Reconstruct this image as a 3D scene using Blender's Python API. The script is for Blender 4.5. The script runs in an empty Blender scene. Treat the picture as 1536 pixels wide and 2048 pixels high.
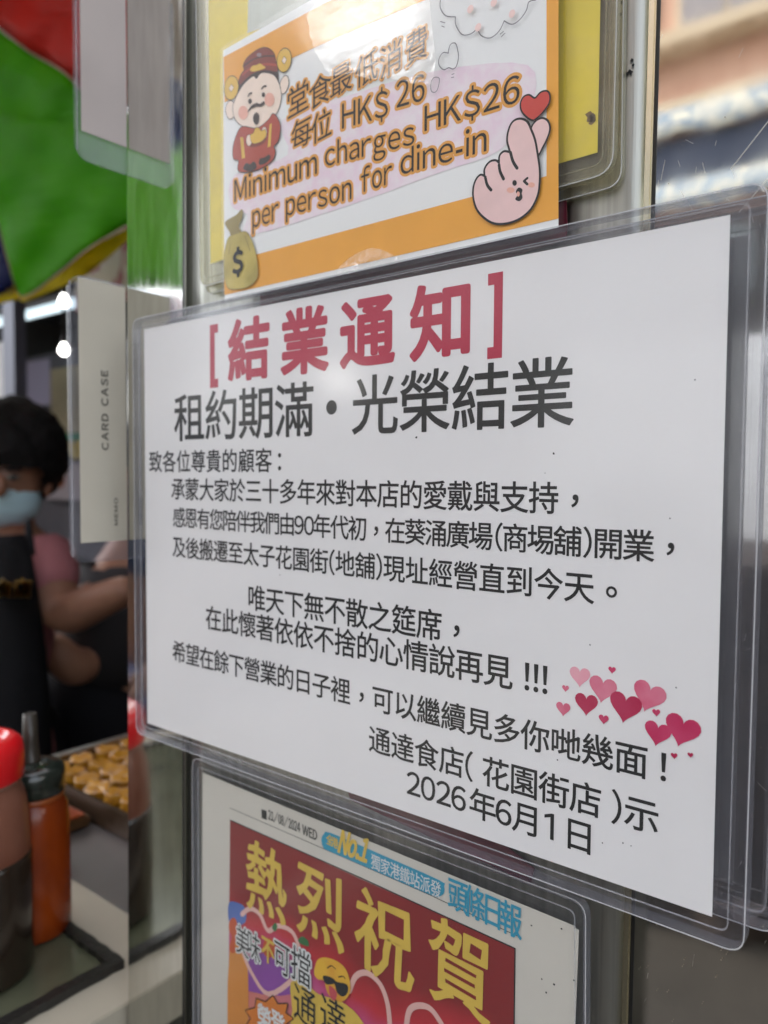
import bpy, bmesh, math, random
from mathutils import Vector, Matrix, Euler, noise as mnoise
from mathutils.geometry import tessellate_polygon
random.seed(7)
S = bpy.context.scene
COL = S.collection
R = math.radians

# ------------------------------------------------------------------ camera
CAM_LOC = Vector((0.36532, -0.24727, 0.13576))
CAM_ROT = Euler((1.5257, -0.00615, 0.67845), 'XYZ')
F = 1557.6                                   # focal length in photo pixels (1536 x 2048)
cd = bpy.data.cameras.new('camera'); cam = bpy.data.objects.new('camera', cd); COL.objects.link(cam)
cam.location = CAM_LOC; cam.rotation_euler = CAM_ROT
cd.sensor_fit = 'VERTICAL'; cd.sensor_height = 36; cd.sensor_width = 27
cd.lens = F/2048*36; cd.clip_start = 0.01; cd.clip_end = 400
cd.dof.use_dof = True; cd.dof.focus_distance = 0.275; cd.dof.aperture_fstop = cd.lens/2.7
S.camera = cam

# ------------------------------------------------------------------ sky, sun, exposure
W = bpy.data.worlds.new('World'); S.world = W; W.use_nodes = True
nt = W.node_tree; bg = nt.nodes['Background']
sky = nt.nodes.new('ShaderNodeTexSky'); sky.sky_type = 'NISHITA'; sky.sun_disc = False
sky.sun_elevation = R(52); sky.sun_rotation = R(-72); sky.dust_density = 4.0; sky.air_density = 1.0
hs = nt.nodes.new('ShaderNodeHueSaturation'); hs.inputs['Saturation'].default_value = .34      # thin high cloud greys the sky
nt.links.new(sky.outputs[0], hs.inputs['Color']); nt.links.new(hs.outputs[0], bg.inputs[0]); bg.inputs[1].default_value = 0.15
sd = bpy.data.lights.new('sun', 'SUN'); sd.energy = 0.5; sd.angle = R(14); sd.color = (1, .96, .9)
sun = bpy.data.objects.new('sun', sd); COL.objects.link(sun)
sun.rotation_euler = Vector((math.sin(R(-72))*math.cos(R(52)), math.cos(R(-72))*math.cos(R(52)), math.sin(R(52)))).to_track_quat('Z','Y').to_euler()   # high, from behind the stall
S.view_settings.view_transform = 'Standard'; S.view_settings.look = 'None'
S.view_settings.exposure = 2.3
S.cycles.max_bounces = 10; S.cycles.transparent_max_bounces = 24; S.cycles.use_denoising = True
S.cycles.caustics_reflective = True

# ------------------------------------------------------------------ geometry from measured sight lines
CM = CAM_ROT.to_matrix()
def ray(x, y): return CM @ Vector(((x-768)/F, -(y-1024)/F, -1.0))
def at(x, y, Y=0.0):
    d = ray(x, y); return CAM_LOC + d*((Y-CAM_LOC.y)/d.y)
def atx(x, y, X):
    d = ray(x, y); return CAM_LOC + d*((X-CAM_LOC.x)/d.x)
def atz(x, y, Z):
    d = ray(x, y); return CAM_LOC + d*((Z-CAM_LOC.z)/d.z)
def dp(x, y, depth): return CAM_LOC + ray(x, y)*depth
YM = 0.012                                   # plane of the steel panels
def refl(x, y, Y):                           # the real place of something seen mirrored in the panels
    p = at(x, y, Y); p.y = 2*YM - p.y; return p

# ------------------------------------------------------------------ materials
def mat(name, col, rough=.5, metal=0, spec=.5, noise=0, nscale=20, bump=0, bscale=50, stretch=(1,1,1),
        col2=None, trans=0, emit=None, emit_s=0, transl=0, coat=0, n_lo=.35, n_hi=.65, detail=4, rough_n=0, bump2=0, b2scale=10):
    m = bpy.data.materials.new(name); m.use_nodes = True; t = m.node_tree
    b = t.nodes['Principled BSDF']
    b.inputs['Base Color'].default_value = (*col, 1); b.inputs['Roughness'].default_value = rough
    b.inputs['Metallic'].default_value = metal; b.inputs['Specular IOR Level'].default_value = spec
    b.inputs['Coat Weight'].default_value = coat
    if emit: b.inputs['Emission Color'].default_value = (*emit, 1); b.inputs['Emission Strength'].default_value = emit_s
    tc = t.nodes.new('ShaderNodeTexCoord'); mp = t.nodes.new('ShaderNodeMapping'); mp.inputs['Scale'].default_value = stretch
    t.links.new(tc.outputs['Object'], mp.inputs[0])
    if noise or col2 or rough_n:
        n = t.nodes.new('ShaderNodeTexNoise'); n.inputs['Scale'].default_value = nscale; n.inputs['Detail'].default_value = detail
        t.links.new(mp.outputs[0], n.inputs['Vector'])
        r = t.nodes.new('ShaderNodeValToRGB'); e = r.color_ramp.elements
        e[0].position = n_lo; e[1].position = n_hi
        c2 = col2 if col2 else tuple(max(0, c*(1-noise)) for c in col)
        e[0].color = (*c2, 1); e[1].color = (*col, 1)
        t.links.new(n.outputs['Fac'], r.inputs[0])
        if noise or col2: t.links.new(r.outputs[0], b.inputs['Base Color'])
        if rough_n:
            mr = t.nodes.new('ShaderNodeMapRange'); mr.inputs[1].default_value = .3; mr.inputs[2].default_value = .7
            mr.inputs[3].default_value = rough; mr.inputs[4].default_value = rough+rough_n
            t.links.new(n.outputs['Fac'], mr.inputs[0]); t.links.new(mr.outputs[0], b.inputs['Roughness'])
    if bump:
        n2 = t.nodes.new('ShaderNodeTexNoise'); n2.inputs['Scale'].default_value = bscale; n2.inputs['Detail'].default_value = 5
        t.links.new(mp.outputs[0], n2.inputs['Vector'])
        bp = t.nodes.new('ShaderNodeBump'); bp.inputs['Strength'].default_value = 1; bp.inputs['Distance'].default_value = bump
        t.links.new(n2.outputs['Fac'], bp.inputs['Height']); t.links.new(bp.outputs[0], b.inputs['Normal'])
        if bump2:
            n3 = t.nodes.new('ShaderNodeTexNoise'); n3.inputs['Scale'].default_value = b2scale; n3.inputs['Detail'].default_value = 2
            t.links.new(mp.outputs[0], n3.inputs['Vector'])
            b2_ = t.nodes.new('ShaderNodeBump'); b2_.inputs['Distance'].default_value = bump2
            t.links.new(n3.outputs['Fac'], b2_.inputs['Height']); t.links.new(b2_.outputs[0], bp.inputs['Normal'])
    if transl:
        o = t.nodes['Material Output']; tr = t.nodes.new('ShaderNodeBsdfTranslucent'); tr.inputs[0].default_value = (*col, 1)
        mx = t.nodes.new('ShaderNodeMixShader'); mx.inputs[0].default_value = transl
        t.links.new(b.outputs[0], mx.inputs[1]); t.links.new(tr.outputs[0], mx.inputs[2]); t.links.new(mx.outputs[0], o.inputs[0])
    return m

def clear(name, tint=(.93,.94,.95), haze=.04, rough=.05, bump=0, bscale=300, hazecol=(.75,.77,.8), ior=1.5, stretch=(1,1,1), haze_noise=0):
    m = bpy.data.materials.new(name); m.use_nodes = True; t = m.node_tree; t.nodes.clear()
    o = t.nodes.new('ShaderNodeOutputMaterial')
    tr = t.nodes.new('ShaderNodeBsdfTransparent'); tr.inputs[0].default_value = (*tint, 1)
    df = t.nodes.new('ShaderNodeBsdfDiffuse'); df.inputs[0].default_value = (*hazecol, 1)
    gl = t.nodes.new('ShaderNodeBsdfGlossy'); gl.inputs['Roughness'].default_value = rough
    lw_ = t.nodes.new('ShaderNodeLayerWeight'); lw_.inputs[0].default_value = .5
    pw_ = t.nodes.new('ShaderNodeMath'); pw_.operation = 'POWER'; pw_.inputs[1].default_value = 5; t.links.new(lw_.outputs['Facing'], pw_.inputs[0])
    fr = t.nodes.new('ShaderNodeMath'); fr.operation = 'MULTIPLY_ADD'; f0 = ((ior-1)/(ior+1))**2*1.5
    fr.inputs[1].default_value = 1-f0; fr.inputs[2].default_value = f0; t.links.new(pw_.outputs[0], fr.inputs[0])
    m1 = t.nodes.new('ShaderNodeMixShader'); m1.inputs[0].default_value = haze
    m2 = t.nodes.new('ShaderNodeMixShader')
    t.links.new(tr.outputs[0], m1.inputs[1]); t.links.new(df.outputs[0], m1.inputs[2])
    t.links.new(fr.outputs[0], m2.inputs[0]); t.links.new(m1.outputs[0], m2.inputs[1]); t.links.new(gl.outputs[0], m2.inputs[2])
    t.links.new(m2.outputs[0], o.inputs[0])
    tc = t.nodes.new('ShaderNodeTexCoord'); mp = t.nodes.new('ShaderNodeMapping'); mp.inputs['Scale'].default_value = stretch
    t.links.new(tc.outputs['Object'], mp.inputs[0])
    if haze_noise:
        n = t.nodes.new('ShaderNodeTexNoise'); n.inputs['Scale'].default_value = 90; n.inputs['Detail'].default_value = 6
        t.links.new(mp.outputs[0], n.inputs[0])
        mr = t.nodes.new('ShaderNodeMapRange'); mr.inputs[1].default_value = .4; mr.inputs[2].default_value = .75
        mr.inputs[3].default_value = haze; mr.inputs[4].default_value = haze+haze_noise
        t.links.new(n.outputs['Fac'], mr.inputs[0]); t.links.new(mr.outputs[0], m1.inputs[0])
    if bump:
        n = t.nodes.new('ShaderNodeTexNoise'); n.inputs['Scale'].default_value = bscale; n.inputs['Detail'].default_value = 3
        t.links.new(mp.outputs[0], n.inputs[0])
        b = t.nodes.new('ShaderNodeBump'); b.inputs['Distance'].default_value = bump
        t.links.new(n.outputs['Fac'], b.inputs['Height'])
        t.links.new(b.outputs[0], gl.inputs['Normal']); t.links.new(b.outputs[0], lw_.inputs['Normal'])
    return m

def srgb(r, g, b):
    f = lambda c: (c/255/12.92) if c/255 <= .04045 else ((c/255+.055)/1.055)**2.4
    return (f(r), f(g), f(b))

M = {}
M['paper'] = mat('white_copy_paper', srgb(238,237,236), .6, bump=.00006, bscale=420, noise=.03, nscale=14, bump2=.0012, b2scale=16)
M['paper2'] = mat('laminated_paper', srgb(236,238,236), .4, noise=.02, nscale=10)
M['ink'] = mat('black_ink', (.022,.022,.022), .6, spec=.3)
M['ink2'] = mat('dark_grey_ink', (.030,.030,.029), .6, spec=.3)
M['red_ink'] = mat('rose_red_ink', srgb(190,62,84), .6, noise=.10, nscale=1200, spec=.3)
M['orange'] = mat('orange_print', srgb(240,168,52), .5, noise=.05, nscale=60)
M['halo'] = mat('amber_halo_print', srgb(226,160,66), .5)
M['pinkhalo'] = mat('pale_pink_print', srgb(236,214,226), .5, noise=.05, nscale=200, col2=srgb(238,228,232))
M['steel'] = mat('brushed_stainless_steel', srgb(178,178,170), .30, metal=1, bump=.00005, bscale=60, stretch=(40,40,.5), noise=.30, nscale=9, rough_n=.12, detail=8)
M['steel_groove'] = mat('dull_steel', srgb(130,130,122), .4, metal=1)
M['mirror'] = mat('polished_stainless_steel', srgb(215,214,208), .045, metal=1, bump=.00004, bscale=5, stretch=(6,6,1.2), noise=.12, nscale=30, rough_n=.05)
M['mirror2'] = mat('polished_scratched_steel', srgb(225,222,214), .025, metal=1, bump=.00004, bscale=6, stretch=(2.2,2.2,1.6), noise=.10, nscale=40, rough_n=.04)
M['rubber'] = mat('black_rubber', (.012,.012,.012), .35)
M['clear'] = clear('clear_plastic_sheet', (.98,.98,.98), .012, .14, ior=1.40, bump=.00002, bscale=30)
M['clear_edge'] = clear('clear_plastic_edge', (.90,.905,.93), .05, .08, hazecol=(.6,.6,.66))
M['clear_rim'] = clear('clear_plastic_rim', (.88,.885,.91), .10, .12, hazecol=(.62,.62,.68))
M['weld'] = clear('plastic_weld_line', (.95,.95,.95), .22, .15, hazecol=(.8,.8,.84))
M['edge_highlight'] = clear('painted_edge_highlight', (.95,.95,.96), .50, .10, hazecol=(.8,.8,.8))
M['clear_old'] = clear('yellowed_plastic_sheet', (.93,.92,.86), .06, .16, bump=.00004, bscale=60, hazecol=(.66,.62,.48), haze_noise=.08)
M['old_rim'] = clear('yellowed_plastic_rim', (.86,.85,.77), .20, .2, hazecol=(.62,.60,.46))
M['tape'] = clear('clear_packing_tape', (.97,.97,.96), .03, .20, bump=.00045, bscale=120, hazecol=(.85,.83,.78), ior=1.6, stretch=(1,1,2.2))
M['lam'] = clear('laminating_film', (.98,.98,.98), .008, .12, ior=1.32, bump=.00012, bscale=35)
M['yellow'] = mat('yellow_card', srgb(250,228,60), .5, noise=.10, nscale=25)
M['paleblue'] = mat('pale_blue_print', srgb(214,224,226), .5, noise=.08, nscale=40, stretch=(3,3,.6))
M['maroon'] = mat('maroon_card', srgb(104,24,44), .45, noise=.2, nscale=40)

# ------------------------------------------------------------------ object helpers
def link(name, bm_or_me, m=None, parent=None, smooth=False):
    if isinstance(bm_or_me, bmesh.types.BMesh):
        me = bpy.data.meshes.new(name); bm_or_me.to_mesh(me); bm_or_me.free()
    else: me = bm_or_me
    o = bpy.data.objects.new(name, me); COL.objects.link(o)
    if m: me.materials.append(m)
    if parent: o.parent = parent; o.matrix_parent_inverse = parent_world(parent).inverted()
    if smooth:
        for p in me.polygons: p.use_smooth = True
    return o
def parent_world(p):
    m = Matrix.Translation(p.location) @ p.rotation_euler.to_matrix().to_4x4()
    return m
def tag(o, label=None, cat=None, group=None, kind=None):
    if label: o['label'] = label
    if cat: o['category'] = cat
    if group: o['group'] = group
    if kind: o['kind'] = kind
    return o
def thing(name, loc, label, cat, group=None):
    o = bpy.data.objects.new(name, None); COL.objects.link(o); o.location = loc; o.empty_display_size = .01
    return tag(o, label, cat, group)
def smooth_closed(pts, n=5, closed=True):
    out = []; N = len(pts)
    rng = range(N) if closed else range(N-1)
    for i in rng:
        if closed: p0, p1, p2, p3 = pts[i-1], pts[i], pts[(i+1)%N], pts[(i+2)%N]
        else: p0, p1, p2, p3 = pts[max(i-1,0)], pts[i], pts[i+1], pts[min(i+2,N-1)]
        for k in range(n):
            t = k/n
            out.append(tuple(.5*((2*b)+(-a+c)*t+(2*a-5*b+4*c-d)*t*t+(-a+3*b-3*c+d)*t**3) for a,b,c,d in zip(p0,p1,p2,p3)))
    if not closed: out.append(tuple(pts[-1]))
    return out
def fill(bm, pts3):
    vs = [bm.verts.new(p) for p in pts3]
    for tri in tessellate_polygon([pts3]):
        try: bm.faces.new([vs[i] for i in tri])
        except ValueError: pass
def sheet(name, uv, Y, m, parent=None):              # flat sheet parallel to the panels
    bm = bmesh.new(); fill(bm, [Vector((u, Y, v)) for u, v in uv])
    for f in bm.faces:
        f.normal_update()
        if f.normal.y > 0: f.normal_flip()
    return link(name, bm, m, parent)
def px(pts, Y): return [(p.x, p.z) for p in (at(x, y, Y) for x, y in pts)]
def ppoly(name, pts, Y, m, parent=None, sm=0): return sheet(name, px(smooth_closed(pts, sm) if sm else pts, Y), Y, m, parent)
def slab(name, uv, y0, y1, m, parent=None, bevel=0):  # prism between two depths
    bm = bmesh.new(); n = len(uv)
    a = [bm.verts.new((u, y0, v)) for u, v in uv]; b = [bm.verts.new((u, y1, v)) for u, v in uv]
    bm.faces.new(a); bm.faces.new(b[::-1])
    for i in range(n): bm.faces.new((a[i], b[i], b[(i+1)%n], a[(i+1)%n]))
    bmesh.ops.recalc_face_normals(bm, faces=bm.faces)
    if bevel: bmesh.ops.bevel(bm, geom=[e for e in bm.edges], offset=bevel, segments=2, affect='EDGES')
    return link(name, bm, m, parent)
def box(name, lo, hi, m, parent=None, bevel=0):
    bm = bmesh.new(); bmesh.ops.create_cube(bm, size=1)
    for v in bm.verts: v.co = Vector([lo[i] if v.co[i] < 0 else hi[i] for i in range(3)])
    if bevel: bmesh.ops.bevel(bm, geom=list(bm.edges), offset=bevel, segments=2, affect='EDGES')
    return link(name, bm, m, parent)
def rounded(quad, r, n=6):                            # quad of (u,v) -> outline with round corners
    out = []
    for i in range(4):
        p = Vector(quad[i]); a = (Vector(quad[i-1])-p).normalized()*r; b = (Vector(quad[(i+1)%4])-p).normalized()*r
        for k in range(n+1):
            t = k/n; out.append(tuple((p+a)*(1-t)**2 + p*2*t*(1-t) + (p+b)*t*t))
    return out
def ring(name, outer, inner, y0, y1, m, parent=None): # frame between two outlines with as many points
    bm = bmesh.new(); n = len(outer)
    L = [[bm.verts.new((u, y, v)) for u, v in o] for o, y in ((outer,y0),(inner,y0),(inner,y1),(outer,y1))]
    for k in range(4):
        A, B = L[k], L[(k+1)%4]
        for i in range(n): bm.faces.new((A[i], A[(i+1)%n], B[(i+1)%n], B[i]))
    bmesh.ops.recalc_face_normals(bm, faces=bm.faces)
    return link(name, bm, m, parent)
def inset(quad, d):
    c = sum((Vector(q) for q in quad), Vector((0,0)))/4
    out = []
    for i in range(4):
        p = Vector(quad[i]); a = (Vector(quad[i-1])-p).normalized(); b = (Vector(quad[(i+1)%4])-p).normalized()
        out.append(tuple(p + (a+b)*d))
    return out
def caps(bm, segs, r, place, h):                      # thick ink line: low ridge along each segment, cone at each end
    seen = set(); n = 8
    for a, b in segs:
        a = Vector(a); b = Vector(b)
        if (b-a).length < 1e-9: continue
        d = (b-a).normalized(); nrm = Vector((-d.y, d.x))*r
        A, B = bm.verts.new(place(a, h)), bm.verts.new(place(b, h))
        for s in (1, -1):
            q = [A, bm.verts.new(place(a+nrm*s, 0)), bm.verts.new(place(b+nrm*s, 0)), B]
            bm.faces.new(q if s > 0 else q[::-1])
        for p in (a, b):
            key = (round(p.x, 7), round(p.y, 7))
            if key in seen: continue
            seen.add(key); c = bm.verts.new(place(p, h*1.02))
            rr = [bm.verts.new(place(p+Vector((math.cos(k*math.tau/n), math.sin(k*math.tau/n)))*r, 0)) for k in range(n)]
            for k in range(n): bm.faces.new((c, rr[k], rr[(k+1)%n]))
def stroke(name, pts, Y, w, m, parent=None, sm=4, closed=False):   # pts in photo pixels on plane Y, w in metres
    q = px(smooth_closed(pts, sm, closed) if sm else pts, Y)
    segs = [(q[i], q[i+1]) for i in range(len(q)-1)] + ([(q[-1], q[0])] if closed else [])
    bm = bmesh.new(); caps(bm, segs, w/2, lambda p, h: (p[0], Y-h, p[1]), w*.004)
    return link(name, bm, m, parent)
def ellipse(cx, cy, rx, ry, rot=0, n=20):
    c, s = math.cos(rot), math.sin(rot)
    return [(cx+rx*math.cos(t)*c-ry*math.sin(t)*s, cy+rx*math.cos(t)*s+ry*math.sin(t)*c) for t in (k*math.tau/n for k in range(n))]

# ------------------------------------------------------------------ lettering (Blender's built-in font)
_g = {}
def glyph(ch, off=0.0):
    if (ch, off) in _g: return _g[(ch, off)]
    c = bpy.data.curves.new('g', 'FONT'); c.body = ch; c.offset = off; c.resolution_u = 4
    o = bpy.data.objects.new('g', c); COL.objects.link(o)
    bpy.context.view_layer.update()
    me = bpy.data.meshes.new_from_object(o.evaluated_get(bpy.context.evaluated_depsgraph_get()))
    V = [(v.co.x, v.co.y) for v in me.vertices]; P = [tuple(p.vertices) for p in me.polygons]
    cnt = {}
    for p in P:
        for i in range(len(p)):
            k = tuple(sorted((p[i], p[(i+1)%len(p)]))); cnt[k] = cnt.get(k, 0)+1
    E = [k for k, n in cnt.items() if n == 1]
    bpy.data.objects.remove(o); bpy.data.curves.remove(c); bpy.data.meshes.remove(me)
    xs = [v[0] for v in V] or [0, .3]
    _g[(ch, off)] = (V, P, E, min(xs), max(xs)); return _g[(ch, off)]
FW = lambda s: ''.join(chr(ord(c)+0xFEE0) if 33 <= ord(c) <= 126 and c != '-' else c for c in s)
def lettering(name, items, Y, m, parent, halo=0, hm=None, off=0.0, lift=0.0, axes=None, wob=0):
    """items: (char, origin (u,v), U vector, V vector) with U, V the em box axes on plane Y"""
    bm = bmesh.new(); hb = bmesh.new()
    for ch, o, U, V in items:
        gv, gp, ge, _, _ = glyph(ch, off)
        def pos(a):
            x, y = a
            if wob: x += wob*math.sin(y*23+ord(ch)); y += wob*math.sin(x*19+ord(ch)*2)
            return (o[0]+U[0]*x+V[0]*y, o[1]+U[1]*x+V[1]*y)
        pl = (lambda p, h, yy: Vector((p[0], Y-yy-h, p[1]))) if axes is None else (lambda p, h, yy: axes(p, yy+h))
        vs = [bm.verts.new(pl(pos(v), 0, lift)) for v in gv]
        for p in gp:
            try: bm.faces.new([vs[i] for i in p])
            except ValueError: pass
        if halo:
            em = math.hypot(*V)
            caps(hb, [(pos(gv[a]), pos(gv[b])) for a, b in ge], halo*em, lambda p, h: pl(p, h, lift-(0 if hm is None else .00006)), halo*em*.02)
    if halo and hm is None:                            # bold: the same ink
        me = bpy.data.meshes.new('t'); hb.to_mesh(me); bm.from_mesh(me); bpy.data.meshes.remove(me); hb.free(); hb = None
    o1 = link(name, bm, m, parent)
    if halo and hm is not None: link(name+'_halo', hb, hm, parent)
    elif hb: hb.free()
    return o1
def cjk_run(s, c0, c1, em, Y, v=None, xs=1.0):         # first and last glyph centres in photo pixels -> em boxes
    a, b = at(*c0, Y), at(*c1, Y); n = len(s); out = []
    for i, ch in enumerate(s):
        t = i/(n-1) if n > 1 else 0
        u = a.x+(b.x-a.x)*t; w = (a.z+(b.z-a.z)*t) if v is None else v
        _, _, _, x0, x1 = glyph(ch)
        cx = .5 if 0x3400 < ord(ch) < 0xA000 else (x0+x1)/2
        out.append((ch, (u-cx*em*xs, w-.37*em), (em*xs, 0), (0, em)))
    return out
def latin_run(s, a, b, h, gap=.10, space=.30, cap=.735, shear=0.0):  # a, b = (u,v) of left and right baseline ends, h = cap height
    s = FW(s); d = Vector(b)-Vector(a); em = h/cap; W_ = 0; xs = []
    for i, ch in enumerate(s):
        if ch == ' ': W_ += space; xs.append(None); continue
        _, _, _, x0, x1 = glyph(ch)
        xs.append(W_-x0); W_ += (x1-x0)+gap
    W_ -= gap; k = d.length/W_; ud = d.normalized(); out = []
    for ch, x in zip(s, xs):
        if x is None: continue
        out.append((ch, tuple(Vector(a)+ud*k*x), tuple(ud*k), (shear*em, em)))
    return out

# =================================================================== STRUCTURE
def quadX(l, r, z0=-1.15, z1=1.35):  # panel strip between two slightly leaning edges (x at z=0, slope)
    return [(l[0]+l[1]*z0, z0), (r[0]+r[1]*z0, z0), (r[0]+r[1]*z1, z1), (l[0]+l[1]*z1, z1)]
E_L, E_S, E_G, E_P, E_R, E_RR = (-.0368,.0120), (.0160,.0090), (.0200,.0090), (.0240,.0090), (.2655,.0069), (.2690,.0069)
t = thing('steel_pillar', (.0,YM,-1.15), 'narrow mirror polished steel strip at the left edge of the notice pillar', 'pillar')
slab('strip', quadX(E_L, E_S), YM, YM+.030, M['mirror'], t)
slab('rubber_seal', quadX(E_S, E_G), YM-.0005, YM+.02, M['rubber'], t)
slab('edge_trim', quadX(E_G, E_P), YM+.001, YM+.02, M['steel_groove'], t)
slab('dark_groove', quadX((.0193,.009),(.0203,.009)), YM-.0015, YM+.001, M['steel_groove'], t)
bm = bmesh.new()
nx, nz = 24, 40
g = [[bm.verts.new(((E_P[0]+E_P[1]*z)+(E_R[0]-.0002+E_R[1]*z-E_P[0]-E_P[1]*z)*i/nx, YM+.0004*math.sin(i*.5)*math.sin(z*5), z))
      for i in range(nx+1)] for z in [-1.15+2.5*j/nz for j in range(nz+1)]]
for j in range(nz):
    for i in range(nx): bm.faces.new((g[j][i], g[j][i+1], g[j+1][i+1], g[j+1][i]))
pw = thing('steel_panel', (.14,YM,-1.15), 'broad brushed stainless steel panel that the notices hang on', 'steel panel')
po = link('panel_face', bm, M['steel'], pw, smooth=True)
sm_ = po.modifiers.new('thick', 'SOLIDIFY'); sm_.thickness = .01; sm_.offset = -1
t = thing('polished_panel', (.27,YM,-1.15), 'mirror like scratched steel panel at right reflecting the street and its awning', 'steel panel')
slab('panel_face', quadX(E_RR, (.95,.0069)), YM, YM+.02, M['mirror2'], t)
slab('seam_trim', quadX(E_R, (.2680,.0069)), YM-.0016, YM+.02, mat('bright_steel_trim', srgb(235,228,200), .22, metal=1), t, bevel=.0005)
slab('seam_gap', quadX((.2680,.0069), E_RR), YM-.0002, YM+.02, M['rubber'], t)

# =================================================================== CLOSING NOTICE
YP = 0.0
nt_ = thing('closing_notice', (.15, .002, 0), 'large white landscape closing notice with rose red heading in a clear card case', 'notice')
paperq = [(0.0005,0.0), (.297,0.0005), (.2968,.2140), (.0,.2142)]
paper = sheet('paper', [(0.0004,.0), (.2975,.0004), (.2975,.2142), (.0,.2142)], YP, M['paper'], nt_)
INK = YP-.00008
ROW = dict(l2=.1652, l3=.1430, l4=.1287, l5=.1140, l6=.0986, l7=.0780, l8=.0646, l9=.0436, l10=.0262, l11=.0127)
def line(runs, em, row, m=M['ink'], off=0):
    it = []
    for r in runs:
        s, c0, c1 = r[:3]; e = r[3] if len(r) > 3 else em
        it += cjk_run(s, c0, c1, e, INK, ROW[row] + (r[4] if len(r) > 4 else 0))
    lettering('printed_line', it, INK, m, paper, off=0, halo=.011)
it = []
for ch, c in zip('結業通知', [(497,700),(608,682),(733,664),(882,640)]): it += cjk_run(ch, c, c, .0300, INK, .1952)
title = lettering('printed_heading', it, INK, M['red_ink'], paper, halo=.032, off=.0)
for sgn, x0 in ((1, .0554), (-1, .2204)):
    b0, b1, w, wb = .1790, .2098, .0062, .0036
    pts = [(x0,b0),(x0+sgn*w,b0),(x0+sgn*w,b0+.0042),(x0+sgn*wb,b0+.0042),(x0+sgn*wb,b1-.0042),(x0+sgn*w,b1-.0042),(x0+sgn*w,b1),(x0,b1)]
    sheet('printed_bracket', pts, INK, M['red_ink'], paper)
line([('租約期滿',(378,837),(588,820)), ('光榮結業',(749,811),(1083,783))], .0258, 'l2', M['ink2'], off=0)
dc = at(663,815,INK); sheet('printed_dot', [(dc.x+.0031*math.cos(k*math.tau/24), ROW['l2']+.0002+.0031*math.sin(k*math.tau/24)) for k in range(24)], INK, M['ink2'], paper)
line([('致各位尊貴的顧客',(311,922),(527,921)), ('：',(559,924),(559,924))], .0120, 'l3')
line([('承蒙大家於三十多年來對本店的愛戴與支持',(356,980),(1087,993)), ('，',(1150,995),(1150,995), .0122, .0030)], .0120, 'l4')
line([('感恩有您陪伴我們由',(358,1037),(574,1051)), ('９',(598,1052),(598,1052)), ('０',(618,1053),(618,1053)), ('年代初',(644,1055),(715,1060)),
      ('，',(752,1062),(752,1062), .0112, .0028), ('在葵涌廣場',(790,1062),(961,1072)), ('（',(998,1074),(998,1074)), ('商埸舖',(1030,1072),(1135,1081)), ('）',(1175,1083),(1175,1083)),
      ('開業',(1216,1085),(1277,1087)), ('，',(1341,1091),(1341,1091), .0112, .0030)], .0110, 'l5')
line([('及後搬遷至太子花園街',(358,1094),(638,1123)), ('（',(664,1124),(664,1124)), ('地舖',(690,1128),(730,1134)), ('）',(758,1135),(758,1135)),
      ('現址經營直到今天',(788,1137),(1158,1172)), ('。',(1223,1177),(1223,1177), .0118, .0028)], .0116, 'l6')
line([('唯天下無不散之筵席',(513,1197),(858,1249)), ('，',(913,1254),(913,1254), .0130, .0030)], .0130, 'l7')
line([('在此懷著依依不捨的心情說再見',(427,1238),(996,1340)), ('！',(1054,1356),(1054,1356)), ('！',(1072,1358),(1072,1358)), ('！',(1090,1362),(1090,1362))], .0130, 'l8')
line([('希望在餘下營業的日子裡',(358,1304),(681,1374)), ('，',(723,1390),(723,1390), .0120, .0028), ('可以繼續見多你哋幾面',(765,1405),(1262,1522)), ('！',(1327,1533),(1327,1533))], .0119, 'l9')
line([('通達食店',(759,1486),(903,1520)), ('（',(938,1530),(938,1530)), ('花園街店',(991,1546),(1171,1597)), ('）',(1233,1613),(1233,1613)), ('示',(1283,1624),(1283,1624))], .0122, 'l10')
line([('２',(827,1569),(827,1569)), ('０',(856,1579),(856,1579)), ('２',(887,1589),(887,1589)), ('６',(917,1598),(917,1598)), ('年',(965,1611),(965,1611)), ('６',(1007,1624),(1007,1624)),
      ('月',(1053,1637),(1053,1637)), ('日',(1158,1671),(1158,1671))], .0124, 'l11')
c1_ = at(1101,1652,INK); u_, v_ = c1_.x, ROW['l11']+.0002
sheet('printed_digit', [(u_-.0001,v_-.0047),(u_+.0013,v_-.0047),(u_+.0013,v_+.0047),(u_+.0003,v_+.0047),(u_-.0024,v_+.0037),(u_-.0024,v_+.0025),(u_-.0001,v_+.0033)], INK, M['ink'], paper)
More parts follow.
